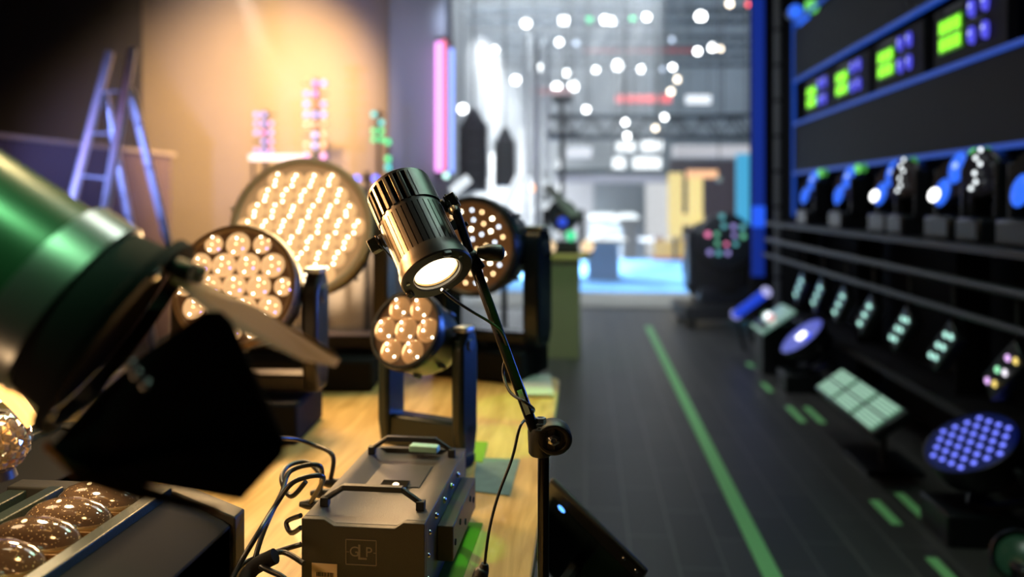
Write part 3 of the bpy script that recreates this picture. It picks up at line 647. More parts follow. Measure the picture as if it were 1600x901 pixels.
PK = E('px_pink', (1, .30, .75), 2.4); PV = E('px_violet', (.45, .40, 1), 2.2); PO = E('px_orange', (1, .32, .12), 2.0)
CY = E('px_cyan', (.1, .9, .85), 1.8); GN = E('px_green', (.1, 1, .35), 1.8); PB = E('px_blue', (.12, .16, 1), 4)
tower('tall tower of pink and violet lamps in the warm haze', 492, 122, 252, 8.6, 3, 8, [PK, PV, PO], 40, 2)
tower('short pink lamp tower left of the taller one in the haze', 412, 172, 242, 8.8, 3, 5, [PK, PV], 34, 4)
tower('cyan lamp tower beside the grey column', 590, 172, 224, 8.4, 2, 4, [CY, CY, GN], 24, 5)
tower('green and teal lamp tower nearest the grey column', 606, 215, 268, 8.2, 1, 4, [CY, GN], 13, 6)
tower('low blue lamp tower above the big moving head rim', 572, 268, 290, 8.0, 3, 1, [PB], 44, 8)
for (x0_, y_, w_, h_, d, m, lab) in ((431, 246, 82, 9, 8.2, E('bar_white_warm', (1, .72, .58), 2.6), 'glowing white horizontal light bar in the warm haze'),):
    t = thing('light_bar', lab, 'light bar', tuple(W(x0_, HZ, d).xy) + (0,)); z = W(x0_, y_, d).z; M = frame(RT, FW, UP, (0, 0, 0))
    MB(M).box((0, 0, z), (w_ * d / F, .04, h_ * d / F)).build('tube', m, t)
    for s_ in (-1, 1): MB(M).cyl((s_ * w_ * .45 * d / F, .03, .0), (s_ * w_ * .45 * d / F, .03, z), .015).build('post', MATTE, t)
def vtube(label, px, wpx, py0, py1, d, m, name='light_tube'):
    t = thing(name, label, 'light tube', tuple(W(px, HZ, d)), group=None); t.location.z = W(px, py1, d).z
    h = W(px, py0, d).z - t.location.z
    MB().cyl((0, 0, 0), (0, 0, h), wpx * d / F / 2, n=14).build('tube', m, t)
    MB().cyl((0, 0, -.05), (0, 0, 0), wpx * d / F / 2 * 1.1, n=14).build('end_cap', DARKM, t)
    MB().cyl((0, 0, h), (0, 0, h + .05), wpx * d / F / 2 * 1.1, n=14).build('end_cap', DARKM, t)
    for zz in (.1, h - .1): MB(frame(RT, FW, UP, (0, 0, 0))).box((0, .05, zz), (.03, .1, .03)).build('bracket', DARKM, t)
vtube('vertical magenta light tube on the corner of the grey column', 686, 11, 66, 268, 8.80, E('tube_magenta', (.95, .34, .95), 2.4))
vtube('vertical coral red light tube right of the magenta tube', 695, 9, 63, 266, 8.78, E('tube_coral', (1, .18, .30), 2.0))
vtube('vertical blue light tube at the column edge right of the coral tube', 705, 8, 76, 270, 8.84, E('tube_blue', (.22, .36, 1), 2.2))

# ================================================================== PEDESTAL WITH BLACK HEAD, COUNTER
pf = G(848, 560, 0); pr = G(906, 560, 0)
pd_ = thing('pedestal', 'wooden pedestal in green light at the left of the aisle', 'pedestal', tuple(((pf + pr) / 2).xy) + (0,), rz=0)
PW = mat('pedestal_wood', (.40, .36, .20), .5, var=.12, vscale=6)
pw = (pr - pf).length
MB().box((0, .35, .47), (pw, .7, .94)).build('body', PW, pd_, bevel=.004)
MB().box((.03, .35, .96), (pw + .12, .82, .04)).build('top', mat('pedestal_top', (.72, .60, .16), .45), pd_, bevel=.004)
def dark_head(label, c, s, gm, base_z, face, group, lampm=None, sz=1.0, tilt=.25):
    M = frame(RT, FW, UP, (c.x, c.y, base_z)); t = thing('moving_head', label, 'moving head light', M=M, group=group)
    h = c.z - base_z
    MB().box((0, 0, h * .13), (s * 1.5, s * 1.1, h * .26)).build('base', gm, t, bevel=s * .06)
    b = MB(); b.box((0, 0, h * .30), (s * 1.9, s * .5, h * .1)); b.build('yoke', gm, t, bevel=s * .05)
    for k in (-1, 1): MB().prism([(k * s * .90 - s * .12, -s * .3, h * .27), (k * s * .90 - s * .12, s * .3, h * .27), (k * s * .90 - s * .12, s * .25, h * 1.15), (k * s * .90 - s * .12, -s * .2, h * 1.2)], (s * .24, 0, 0)).build('arm', gm, t, bevel=s * .05)
    nl = Vector(face).normalized(); cc = Vector((0, 0, h))
    MB().lathe(cc + nl * s * .75, -nl, [(0, s * .62), (.01, s * .72), (s * .3, s * .76), (s * .9, s * .78), (s * 1.4, s * .6), (s * 1.6, s * .3), (s * 1.61, .001)], 28, cap=False).build('head_shell', gm, t, ang=30)
    ln = MB().lathe(cc + nl * s * .74, nl, [(-.004, s * .64), (0, s * .62), (s * .06, s * .4), (s * .08, .001)], 28, cap=False).build('lens', lampm or mat('dark_lens', (.02, .03, .05), .08, coat=1), t)
    return t, M, cc, nl, ln
HM = mat('head_black', (.014, .016, .02), .3, .2)
t, M, cc, nl, ln = dark_head('black moving head on the green lit pedestal', W(880, 338, 7.8), .20, HM, .98, (-.2, -1, .2), None)
MB().dome(cc + Vector((.06, -.2, -.18)), (0, -1, 0), .05, .02, 14).build('status_lamp', E('lamp_green', (.05, 1, .4), 1.0), t)
MB().dome(cc + Vector((-.02, -.2, -.05)), (0, -1, 0), .045, .02, 14).build('status_lamp', E('lamp_blue2', (.03, .1, 1), .8), t)
MB().prism([(-.24, -.22, h_) for h_ in ()] or [cc + Vector((-.22, -.18, .28)), cc + Vector((-.14, -.18, .32)), cc + Vector((.16, -.2, .02)), cc + Vector((.06, -.2, .0))], (0, .03, 0)).build('top_trim', SILVER, t)
for (x, y, r_, l) in ((858, 386, 12, 'left of the black head'), (918, 384, 11, 'right of the black head')):
    c_ = W(x, y, 7.55); c_.z = .98
    t = thing('round_lamp', 'small warm glowing lamp on the pedestal edge ' + l, 'lamp', tuple(c_))
    MB().cyl((0, 0, 0), (0, 0, .03), .04).build('foot', DARKM, t)
    MB().lathe((0, 0, .02), (0, 0, 1), [(0, .02), (.03, .055), (.07, .065), (.10, .05), (.12, .02), (.122, .001)], 16).build('bulb', E('bulb_warm', (1, .72, .42), 1.3), t)
# grey counter, carpet, platform
cg = G(918, 441, 0); cg2 = G(967, 441, 0)
t = thing('reception_counter', 'pale blue grey counter standing on the light blue carpet', 'counter', tuple(((cg + cg2) / 2).xy) + (0,))
MB().box((0, .3, .36), ((cg2 - cg).length, .6, .72)).build('body', mat('counter_grey', (.34, .40, .48), .6), t, bevel=.01)
MB().box((0.06, .3, .745), ((cg2 - cg).length + .2, .75, .05)).build('top', mat('counter_top', (.62, .55, .46), .5), t, bevel=.005)
y0c, y1c = 13.0, 20.4
tag(MB().box((1.0, (y0c + y1c) / 2, .012), (6.4, y1c - y0c, .024)).build('blue_carpet', mat('carpet_blue', (.16, .42, .82), .9, bump=.2, bscale=80)), 'light blue carpet covering the booth floor beyond the aisle', 'carpet')
tag(MB().box((.2, 12.0, .010), (3.6, 1.6, .02)).build('walkway_mat', mat('walk_pale', (.38, .36, .31), .6, var=.2, vscale=1)), 'pale wooden walkway strip between dark tiles and blue carpet', 'walkway')
# green tape line on the dark tiles; the dashes are light laid as strips
TAPE_SPILL = mat('tape_green', (.30, .78, .30), .6)
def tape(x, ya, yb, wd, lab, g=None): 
    m_ = MB().box((0, 0, .001), (wd, yb - ya, .002)).build('floor_tape', TAPE_SPILL); m_.location = (x, (ya + yb) / 2, 0.0005); tag(m_, lab, 'tape', g)
XT = .494 * 1.5
tape(XT, 1.6, 9.6, .075, 'long straight green tape line running down the dark aisle')
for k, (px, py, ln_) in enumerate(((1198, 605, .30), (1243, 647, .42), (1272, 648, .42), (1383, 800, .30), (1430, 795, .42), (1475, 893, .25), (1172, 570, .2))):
    g = G(px, py, 0)  # light leaking from the fixtures, laid on the floor as flat green strips
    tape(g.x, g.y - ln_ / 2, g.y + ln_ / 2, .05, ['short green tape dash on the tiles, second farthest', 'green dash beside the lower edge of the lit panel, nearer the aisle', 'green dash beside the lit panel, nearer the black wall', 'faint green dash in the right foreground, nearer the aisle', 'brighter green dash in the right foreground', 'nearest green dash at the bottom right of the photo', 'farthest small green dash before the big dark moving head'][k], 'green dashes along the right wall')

# ================================================================== RIGHT WALL OF EQUIPMENT
XW = 2.0
RW = thing('equipment_wall', 'black equipment wall with blue lit frame edges along the right of the aisle', 'display wall', (XW, 5.4, 0))
ya, yb = 2.2 - 5.4, 7.9 - 5.4
WB_ = mat('wall_panel_black', (.007, .009, .012), .6, var=.15, vscale=3, spec=.25)
MB().box((.30, (ya + yb) / 2, 1.75), (.10, yb - ya, 3.5)).build('back_panel', MATTE, RW)
for (z0, z1) in ((1.76, 2.23), (2.64, 3.15)):
    MB().box((.03, (ya + yb) / 2, (z0 + z1) / 2), (.06, yb - ya, z1 - z0 - .03)).build('panel', WB_, RW)
EDGE = E('edge_blue', (.01, .09, .62), .55)
for z in (1.76, 2.23, 2.64, 3.2):
    MB().box((.0, (ya + yb) / 2, z), (.03, yb - ya, .028)).build('edge_light', EDGE, RW)
MB().box((.0, yb, 2.3), (.03, .02, 1.9)).build('edge_light', EDGE, RW)
MB().box((-.02, (ya + yb) / 2, 1.28), (.5, yb - ya, .03)).build('shelf', mat('shelf_black', (.03, .03, .035), .45), RW)
MB().cyl((-.25, ya, 1.12), (-.25, yb, 1.12), .022, n=12).build('pipe', DARKM, RW)
MB().cyl((-.28, ya, .98), (-.28, yb, .98), .018, n=12).build('pipe', DARKM, RW)
for yy in (yb - .05, .8, -.8, -2.4): MB().box((.1, yy, .85), (.1, .05, 1.7)).build('upright', MATTE, RW)
MB().box((.1, (ya + yb) / 2, .4), (.36, yb - ya, .05)).build('lower_shelf', MATS['shelf_black'], RW)
for yy in (yb - .05, .8, -.8, -2.4): MB().box((.12, yy, .7), (.18, .03, 1.15)).build('shelf_bracket', MATTE, RW)
LCD = E('lcd_green', (.28, 1, .02), 1.6); LCDG = E('lcd_gap', (.10, .5, .02), .3); BTN = E('button_blue', (.10, .10, .95), .9); BTN2 = E('button_glow', (.55, .6, 1), 1.6)
names = ['nearest the camera', 'second nearest', 'third nearest', 'farthest along the wall']
for i, px in enumerate((1481, 1381, 1313, 1266)):
    d = XW * F / (px - 915); z0 = 2.44
    t = thing('control_panel', 'rack control panel with green display and blue buttons, ' + names[i], 'control panel', (XW - .001, d + .06, 2.415), group='green display control panels')
    s_ = 1.0
    MB().box((.03, -.06, 0), (.055, .80, .33)).build('face_plate', MATS['wall_panel_black'], t, bevel=.004)
    sc = MB().box((-.002, .12, .0), (.012, .27, .19)).build('display', LCDG, t)
    for r_ in (-1, 1):
        for c_ in (-1, 0, 1): MB().box((-.010, .12 + c_ * .087, r_ * .047), (.004, .070, .068)).build('character_block', LCD, sc)
    for yy in (-.13, -.27):
        for zz in (-.06, .08):
            k = MB(Matrix.Translation((0, yy, zz)) @ Matrix.Diagonal((1, .8, 1.5, 1))).lathe((.0, 0, 0), (-1, 0, 0), [(0, .032), (.02, .028), (.022, .001)], 16, cap=False).build('button', BTN, t)
            MB().dome((-.020, yy, zz + .012), (-1, 0, 0), .012, .005, 8).build('button_lamp', BTN2, k)
    MB().box((.0, .08, .135), (.008, .22, .025)).build('nameplate', DARKM, t); MB().box((.0, -.155, .01), (.008, .2, .02)).build('nameplate', DARKM, t)
# row of heads on the shelf
HB1 = E('head_blue', (.03, .16, 1), 1.1); HB2 = E('head_blue_pale', (.35, .5, 1), 1.4); WLED = E('led_plain', (.9, .97, 1), 2.2); GLED = E('led_green_dim', (.2, .9, .15), .9)
ord_ = ['first from the far end', 'second from the far end', 'third from the far end', 'fourth from the far end', 'nearest the camera']
for i, px in enumerate((1263, 1315, 1379, 1471, 1587)):
    d = 1.95 * F / (px - 915); c = Vector((1.95, d, 1.52))
    t = thing('shelf_moving_head', 'blue lit moving head on the wall shelf, ' + ord_[i], 'moving head light', (c.x, c.y, 1.295), group='blue moving heads on the wall shelf')
    MB().box((0, 0, .05), (.2, .24, .10)).build('base', HM, t, bevel=.015)
    for k in (-1, 1): MB().box((0, k * .12, .19), (.10, .03, .22)).build('arm', HM, t, bevel=.01)
    MB().lathe((.03, 0, .23), (-1, -.35, .3), [(-.12, .05), (-.08, .09), (.06, .10), (.09, .09), (.09, .001)], 22, cap=False).build('head_shell', HM, t, ang=30)
    Mh = frame(Vector((-1, -.35, .3)).normalized(), Vector((-.35, 1, 0)).normalized(), Vector((-1, -.35, .3)).normalized().cross(Vector((-.35, 1, 0)).normalized()), Vector((.03, 0, .23)) + Vector((-1, -.35, .3)).normalized() * .095)
    if Mh.col[2].z < 0: Mh = Mh @ Matrix.Rotation(PI, 4, 'X')
    sg = -1 if (Mh.to_3x3() @ Vector((0, 1, 0))).y > 0 else 1
    MB(Mh @ Matrix.Translation((0, sg * .03, .045)) @ Matrix.Diagonal((1, .8, 1.25, 1))).lathe((0, 0, 0), (1, 0, 0), [(0, .055), (.012, .04), (.014, .001)], 18, cap=False).build('lens', HB1, t)
    MB(Mh @ Matrix.Translation((0, -sg * .02, -.06)) @ Matrix.Diagonal((1, .8, 1.2, 1))).lathe((0, 0, 0), (1, 0, 0), [(0, .05), (.012, .035), (.014, .001)], 18, cap=False).build('lens', HB1, t)
    MB(Mh).dome((.01, sg * .03, .05), (1, 0, 0), .018, .006, 10).build('led', HB2, t)
    if i in (2, 3): MB(Mh).dome((.014, -sg * .045, -.075), (1, 0, 0), .030, .01, 14).build('led', E('led_hot', (1, 1, 1), 3.5), t)
    t.scale = (1.25, 1.25, 1.25)
    for k, oy in enumerate((.17, .27)): MB().dome((-.02, -oy, .345), (-1, -.5, 0), .026, .015, 12).build('status_lamp', GLED if k == 0 else E('led_green_dimmer', (.1, .6, .1), .4), t)
for i, px in enumerate((1405, 1516)):
    d = 1.95 * F / (px - 915)
    t = thing('shelf_dot_head', 'black head with a chain of white dots, ' + ('farther one' if i == 0 else 'nearer one') + ' on the wall shelf', 'moving head light', (1.95, d, 1.295), group='dotted heads on the wall shelf')
    MB().box((0, 0, .05), (.2, .2, .10)).build('base', HM, t, bevel=.015)
    for k in (-1, 1): MB().box((0, k * .10, .2), (.08, .025, .25)).build('arm', HM, t, bevel=.01)
    MB().lathe((0, 0, .28), (-1, -.4, 0), [(-.08, .05), (-.05, .09), (.05, .10), (.06, .09), (.062, .001)], 22, cap=False).build('head_shell', HM, t, ang=30)
    t.scale = (1.2, 1.2, 1.2)
    for (yy, zz) in ((-.05, .09), (-.01, .06), (-.045, .035), (0, .0), (-.01, -.035), (.03, -.06)):
        MB().dome((-.075, yy - .02, .28 + zz), (-1, -.4, 0), .0095, .005, 8).build('led', WLED, t)
# hanging lamps with six pixels
for i, px in enumerate((1237, 1264, 1296, 1334, 1384, 1444, 1530)):
    X = 1.72; d = X * F / (px - 915); z = 1.5 - .412 * X
    near = ['farthest of the row', 'second from the far end', 'third from the far end', 'middle of the row', 'third nearest', 'second nearest', 'nearest, tinted pink'][i]
    t = thing('pixel_lamp', 'small hanging six pixel lamp under the wall shelf, ' + near, 'hanging lamp', (X, d, z), group='six pixel lamps under the shelf'); t.rotation_euler = (R(52), 0, 0)
    MB().box((.03, 0, 0), (.06, .12, .32)).build('housing', HM, t, bevel=.008)
    MB().cyl((.03, 0, .09), Matrix.Rotation(R(-52), 3, 'X') @ Vector((.03, -.06, 1.12 - z)), .008, n=8).build('hanger', DARKM, t)
    cold = E('pixel_mint', (.50, .95, .82), 1.5); 
    pinkm = [E('pixel_yellow', (.8, .6, .15), 1.6), E('pixel_lilac', (.75, .45, .9), 1.6), E('pixel_white', (.9, .85, .95), 1.6), E('pixel_mint2', (.3, .8, .45), 1.6)]
    for k in range(3):
        for c_ in (-1, 1):
            m_ = cold if i < 6 else pinkm[(k * 2 + (c_ > 0)) % 4]
            MB().dome((-.001, c_ * (.010 if i < 4 else .030) * .616, (k - 1) * .105 - c_ * (.010 if i < 4 else .030) * .788), (-1, 0, 0), .015, .01, 12).build('pixel', m_, t)
# floor fixtures at the right
t = thing('panel_light', 'rectangular lit panel of six pale green cells facing up beside the aisle', 'panel light')
c = Vector((1.525, W(1343, 627, 4.52).y, .385)); ux = Vector((0, -1, 0)); nz = Vector((-.59, 0, .81)).normalized(); uy = nz.cross(ux).normalized()
t.matrix_basis = frame(ux, uy, nz, c)
MB().box((0, 0, -.03), (1.02, .215, .055)).build('housing', HM, t, bevel=.01)
for i in range(3):
    for j in range(2):
        cell = MB().box(((i - 1) * .33, (j - .5) * .10, .0), (.292, .086, .008)).build('cell', E('cell_mint', (.22, .60, .34), .26 + .12 * ((i + j) % 2)), t)
        for k in range(4): MB().box(((i - 1) * .33, (j - .5) * .10 + (k - 1.5) * .022, .0055), (.27, .012, .003)).build('light_strip', E('strip_mint', (.55, .95, .70), .62), cell)
invp = t.matrix_basis.inverted()
MB().tube([(0, 0, -.05), invp @ Vector((c.x + .15, c.y, .35)), invp @ Vector((c.x + .15, c.y, .02))], .02).build('stand', DARKM, t)
MB().prism([invp @ Vector((c.x + .15 + sx, c.y + sy, 0.001)) for sx, sy in ((-.15, -.2), (.15, -.2), (.15, .2), (-.15, .2))], invp.to_3x3() @ Vector((0, 0, .03))).build('foot', HM, t)
def facing(px, py, mx, mz, ratio):   # normal of a disc seen as an ellipse with this short axis and ratio
    ray = (W(px, py, 1) - EYE).normalized(); p = RT * mx + UP * mz; p = (p - ray * p.dot(ray)).normalized()
    return -ray * ratio + p * math.sqrt(1 - ratio * ratio)
# round blue wash
def round_wash(label, c, nv, Rf, rows, col, ring_em, chipr, group=None):
    nv = nv.normalized(); ux = Vector((-nv.y, nv.x, 0)).normalized(); uy = nv.cross(ux)
    t = thing('round_wash_light', label, 'round wash light', M=frame(ux, uy, nv, c), group=group)
    MB().lathe((0, 0, 0), (0, 0, 1), [(-.20, Rf * .5), (-.12, Rf * .9), (-.02, Rf), (0, Rf), (.002, Rf * .97), (-.004, Rf * .96)], 40, cap=False).build('head_shell', HM, t, ang=30)
    MB().lathe((0, 0, 0), (0, 0, 1), [(-.012, Rf * .97), (-.004, Rf * .97)], 40).build('lens_plate', ring_em, t)
    for (gx, gy) in hexgrid(rows, Rf * .86 / (rows + .2)):
        if math.hypot(gx, gy) < Rf * .9: MB().box((gx, gy, 0), (chipr * 2, chipr * 2, .006)).build('led', col, t, bevel=chipr * .4)
    inv_ = t.matrix_basis.inverted(); g = Vector((c.x + .0, c.y + .02, .001))
    MB().tube([(Rf * 1.0, 0, -.08), (Rf * 1.1, 0, -.10), (Rf * .8, 0, -.26), inv_ @ (g + Vector((0, 0, .12)))], .018).build('yoke', HM, t)
    MB().tube([(-Rf * 1.0, 0, -.08), (-Rf * 1.1, 0, -.10), (-Rf * .8, 0, -.26), inv_ @ (g + Vector((0, 0, .12)))], .018).build('yoke', HM, t)
    MB().prism([inv_ @ (g + Vector((sx * .15, sy * .15, 0))) for sx, sy in ((-1, -1), (1, -1), (1, 1), (-1, 1))], inv_.to_3x3() @ Vector((0, 0, .14))).build('base', HM, t, bevel=.01)
    return t
round_wash('round wash light with a grid of bright blue square pixels, right foreground', W(1516, 690, 3.55), facing(1516, 690, -.5, .86, .56), .205, 3, E('led_bluewhite', (.16, .20, 1), 2.0), E('plate_blue', (.0, .02, .30), .16), .0098)
t = round_wash('tilted round light with violet face and one hot white spot', W(1252, 524, 6.3), facing(1252, 524, -.66, .75, .34), .20, 0, E('led_hot', (1, 1, 1), 3.5), E('plate_violet', (.16, .20, .95), .55), .04)
MB().dome((.09, .02, 0), (0, 0, 1), .03, .01, 12).build('led', E('led_deep_blue', (.02, .06, 1), 1.6), t)
b1 = W(1150, 491, 7.9); b2 = W(1197, 456, 7.5)
t = thing('light_tube', 'short slanted blue light tube leaning near the big dark moving head', 'light tube', tuple(b1))
MB().cyl((0, 0, 0), b2 - b1, .045, n=14).build('tube', E('tube_deep_blue', (.015, .07, .8), .8), t)
for p_, q_ in ((Vector((0, 0, 0)), b1 - b2), (b2 - b1, b2 - b1)): MB().dome(p_, q_, .055, .04, 12).build('end_lamp', E('end_lilac', (.5, .5, .9), .9), t)
MB().cyl((0, 0, 0), Vector((.1, .1, -b1.z + .005)), .02).build('stand', DARKM, t)
c = W(1212, 503, 7.0)
t = thing('mirror_box', 'small grey green mirrored box among the right floor fixtures', 'box', (c.x, c.y, 0.0))
MB().box((0, 0, c.z / 2), (.30, .35, c.z)).build('body', HM, t, bevel=.01)
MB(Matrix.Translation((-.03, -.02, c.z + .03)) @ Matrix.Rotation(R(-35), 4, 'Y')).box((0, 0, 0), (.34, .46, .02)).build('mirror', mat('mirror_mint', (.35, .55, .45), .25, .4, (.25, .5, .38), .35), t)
for (yy, m_) in ((-.08, E('spot_pink', (.9, .4, .4), .9)), (.06, WLED), (.15, E('cell_mint', (.28, .6, .4), .42))):
    MB().dome((-.06, yy - .02, c.z + .05), (-1, -.5, 1), .04, .02, 12).build('spot', m_, t)
c = W(1604, 858, 2.9)
t = thing('floor_lamp', 'small black floor fixture with faint green glassy lens at the bottom right corner', 'floor light', (c.x, c.y, 0))
MB().box((.02, 0, c.z * .45), (.2, .24, c.z * .9)).build('body', HM, t, bevel=.02)
MB().lathe((-.03, -.02, c.z * .9), (-.6, -.5, .6), [(-.06, .05), (0, .09), (.03, .095), (.035, .085)], 24, cap=False).build('rim', HM, t)
MB().dome((-.03, -.02, c.z * .9), (-.6, -.5, .6), .085, .035, 20).build('lens', mat('green_glass', (.02, .05, .03), .25, 0, (.2, .8, .4), .015), t)
# big dark head at the far end of the right row
c = W(1130, 378, 9.7)
t, M, cc, nl, ln = dark_head('big dark blue moving head with faint coloured dots at the far right of the aisle', c, .44, mat('head_navy', (.010, .016, .035), .3, .1), 0.28, (-.15, -1, .12), None, mat('dark_big_lens', (.012, .022, .04), .5, spec=.3))
e1 = UP - nl * nl.z; e1.normalize(); e2 = nl.cross(e1)
cols_ = [E('dot_pink', (.9, .22, .45), 1.5), E('dot_teal', (.12, .45, .5), 1.0), E('dot_violet', (.35, .3, .75), 1.0), E('dot_green', (.15, .55, .35), 1.0)]
for k, (x, y, m_) in enumerate(((1106, 366, 0), (1121, 380, 3), (1135, 381, 0), (1149, 381, 1), (1146, 354, 2), (1160, 355, 1), (1161, 369, 3), (1109, 394, 2), (1123, 395, 1), (1137, 395, 2), (1131, 353, 1), (1147, 368, 2), (1128, 338, 1), (1120, 366, 3))):
    ew = M.inverted() @ EYE; rw = (M.inverted() @ W(x, y, 9) - ew); pl_ = cc + nl * (.44 * .79)
    p = ew + rw * ((pl_ - ew).dot(nl) / rw.dot(nl)); MB().dome(p, nl, .034, .015, 12).build('dot_lamp', cols_[m_], t)
MB().lathe((0, .16, -.02), (0, 0, 1), [(0, .30), (.15, .42), (.4, .46), (.7, .42), (.95, .30), (1.05, .001)], 28).build('rear_cover', MATTE, t)
for sx in (-.45, .45):
    for sy in (-.3, .3): MB().cyl((sx, sy, -.28), (sx, sy, -.18), .05, n=14).build('wheel', MATTE, t)
MB().box((0, 0, -.10), (1.1, .8, .17)).build('trolley', DARKM, t, bevel=.01)
# blue mesh column and segmented pole
c = W(1184, HZ, 8.4)
t = thing('blue_led_column', 'tall narrow blue mesh light column at the end of the equipment wall', 'light column', (c.x, c.y, 0))
MB(frame(RT, FW, UP, (0, 0, 0))).box((0, .03, 2.2), (.14, .06, 4.4)).build('mast', MATTE, t)
MB(frame(RT, FW, UP, (0, 0, 0))).box((0, -.005, 2.55), (.13, .02, 3.7)).build('led_mesh', E('mesh_blue', (.008, .05, .55), .42), t)
MB(frame(RT, FW, UP, (0, 0, 0))).box((0, -.02, 1.33), (.13, .02, .22)).build('led_block', E('block_blue', (.02, .12, 1), 1.0), t)
c = W(1215, HZ, 8.1)
t = thing('segmented_pole', 'grey segmented vertical pole between the blue column and the equipment wall', 'pole', (c.x, c.y, 0))
for k in range(12): MB().cyl((0, 0, k * .36 + .01), (0, 0, k * .36 + .34), .034, n=12).build('segment', mat('pole_grey', (.16, .17, .18), .5), t)
MB().cyl((0, 0, 0), (0, 0, 4.35), .022).build('core', MATTE, t)
for (x, y, m_, l) in ((1243, 18, HB1, 'blue hanging lamp above the equipment wall, farther'), (1256, 33, HB1, 'blue hanging lamp above the equipment wall, nearer'), (1268, 10, GLED, 'green hanging lamp above the equipment wall')):
    c = W(x, y, 7.6); t = thing('hanging_lamp', l, 'lamp', tuple(c)); MB().dome((0, 0, 0), -FW, .07, .04, 14).build('lens', m_, t); MB().cyl(FW * .0, FW * .12, .06).build('housing', HM, t); MB().cyl((0, 0, 0), (0, 0, 1.0), .012).build('hanger', DARKM, t)

# ================================================================== HALL BEHIND
def box_truss(label, pxa, pxb, py, d, size, name='truss', n=14):
    A = W(pxa, py, d); B_ = W(pxb, py, d); L = (B_ - A).length
    t = thing(name, label, 'truss', M=frame(RT, FW, UP, A)); b = MB()
    for (yy, zz) in ((0, 0), (size, 0), (0, -size), (size, -size)): b.cyl((0, yy, zz), (L, yy, zz), size * .09, n=6)
    b.build('chord', TRUSS, t); b = MB()
    for i in range(n):
        x0 = L * i / n; x1 = L * (i + 1) / n
        za, zb = (0, -size) if i % 2 else (-size, 0)
        for yy in (0, size): b.cyl((x0, yy, za), (x1, yy, zb), size * .045, n=5)
    b.build('lattice', TRUSS, t)
    for xx in (L * .12, L * .88): MB().cyl((xx, size / 2, 0), (xx, size / 2, 8.2 - A.z), .012, n=6).build('hanging_cable', DARKM, t)
    return t
box_truss('dark lattice truss spanning above the blue carpet booth', 858, 1172, 180, 13.6, .36)
box_truss('upper ceiling truss with the brightest row of lamps', 730, 1172, 14, 15, .22, n=26)
box_truss('second ceiling truss below the brightest row', 740, 1172, 56, 17, .22, n=26)
box_truss('third ceiling truss far back in the hall', 740, 1172, 86, 19, .22, n=26)
HOT = E('hall_lamp_hot', (.95, .98, 1), 14); HOTW = E('hall_lamp_warm', (1, .86, .68), 8); DIM = E('hall_lamp_dim', (.65, .78, 1), 2.5); RED = E('hall_lamp_red', (1, .10, .12), 5); GRN = E('hall_lamp_green', (.08, .9, .35), 5); ORG = E('hall_lamp_orange', (1, .42, .2), 6)
LST = [(822, 36, 11, HOT), (881, 32, 12, HOT), (874, 66, 8, HOT), (945, 31, 10, HOT), (957, 33, 9, HOT), (1010, 27, 10, HOT), (1095, 26, 13, HOT), (1140, 6, 8, HOTW), (921, 31, 8, GRN), (989, 30, 8, GRN), (1168, 7, 6, RED),
       (761, 84, 9, HOT), (773, 78, 8, HOT), (806, 125, 10, HOT), (841, 106, 10, HOT), (886, 114, 8, HOT), (870, 137, 12, HOT), (895, 135, 12, HOT), (965, 102, 13, HOT), (931, 109, 7, HOT), (1002, 108, 8, HOT), (1051, 105, 7, HOT), (1059, 124, 8, HOTW), (1048, 143, 8, HOTW), (1090, 80, 8, HOT), (1113, 74, 9, HOT), (1125, 76, 7, HOTW), (1050, 62, 7, DIM), (900, 68, 8, DIM), (1036, 108, 7, DIM), (916, 171, 8, HOT), (977, 191, 7, HOT), (1038, 183, 7, HOT), (1024, 200, 7, HOTW), (980, 212, 7, HOT), (723, 170, 11, HOT), (697, 274, 8, E('lamp_mint', (.6, 1, .9), 3)), (834, 294, 8, ORG), (1124, 280, 7, E('lamp_greyg', (.5, .65, .6), .6))]
words = {id(HOT): 'bright white', id(HOTW): 'warm white', id(DIM): 'faint bluish', id(RED): 'dim red', id(GRN): 'green', id(ORG): 'orange'}
ROWS = ['top row of hall lamps', 'second row of hall lamps', 'third row of hall lamps', 'lamps low around the truss']
rowof = lambda y: 0 if y < 50 else 1 if y < 90 else 2 if y < 150 else 3
ORD = ['first', 'second', 'third', 'fourth', 'fifth', 'sixth', 'seventh', 'eighth', 'ninth', 'tenth', 'eleventh', 'twelfth', 'thirteenth', 'fourteenth']
for i, (x, y, r_, m_) in enumerate(LST):
    d = 15 if y < 50 else 17 if y < 90 else 19 if y < 150 else 13.4
    if x < 700: d = 8.4
    c = W(x, y, d); rr = r_ * .62 * d / F
    wd = words.get(id(m_), 'pale green')
    ri = rowof(y); pos = sorted(q[0] for q in LST if rowof(q[1]) == ri).index(x)
    t = thing('stage_lamp', f'{wd} stage lamp, {ORD[pos]} from the left in the {ROWS[ri]}', 'stage lamp', tuple(c), group='stage lamps, ' + ROWS[ri])
    MB().lathe((0, 0, 0), -FW, [(0, rr * .9), (rr * .12, rr * .8), (rr * .3, .001)], 18, cap=False).build('lens', m_, t)
    MB().lathe((0, 0, 0), FW, [(-.01, rr * .95), (0, rr * 1.05), (rr * 2, rr), (rr * 2.4, rr * .5), (rr * 2.41, .001)], 16, cap=False).build('housing', DARKM, t)
    top = {15: W(0, 14, 15).z - .22, 17: W(0, 56, 17).z - .22, 19: W(0, 86, 19).z - .22}.get(d, c.z + .3)
    if y > 150: top = 8.24
    if (x, y) == (895, 135): top = 8.24
    if abs(top - c.z) > .02: MB().cyl(FW * .02, FW * .02 + Vector((0, 0, top - c.z)), .010, n=6).build('hanger', DARKM, t)
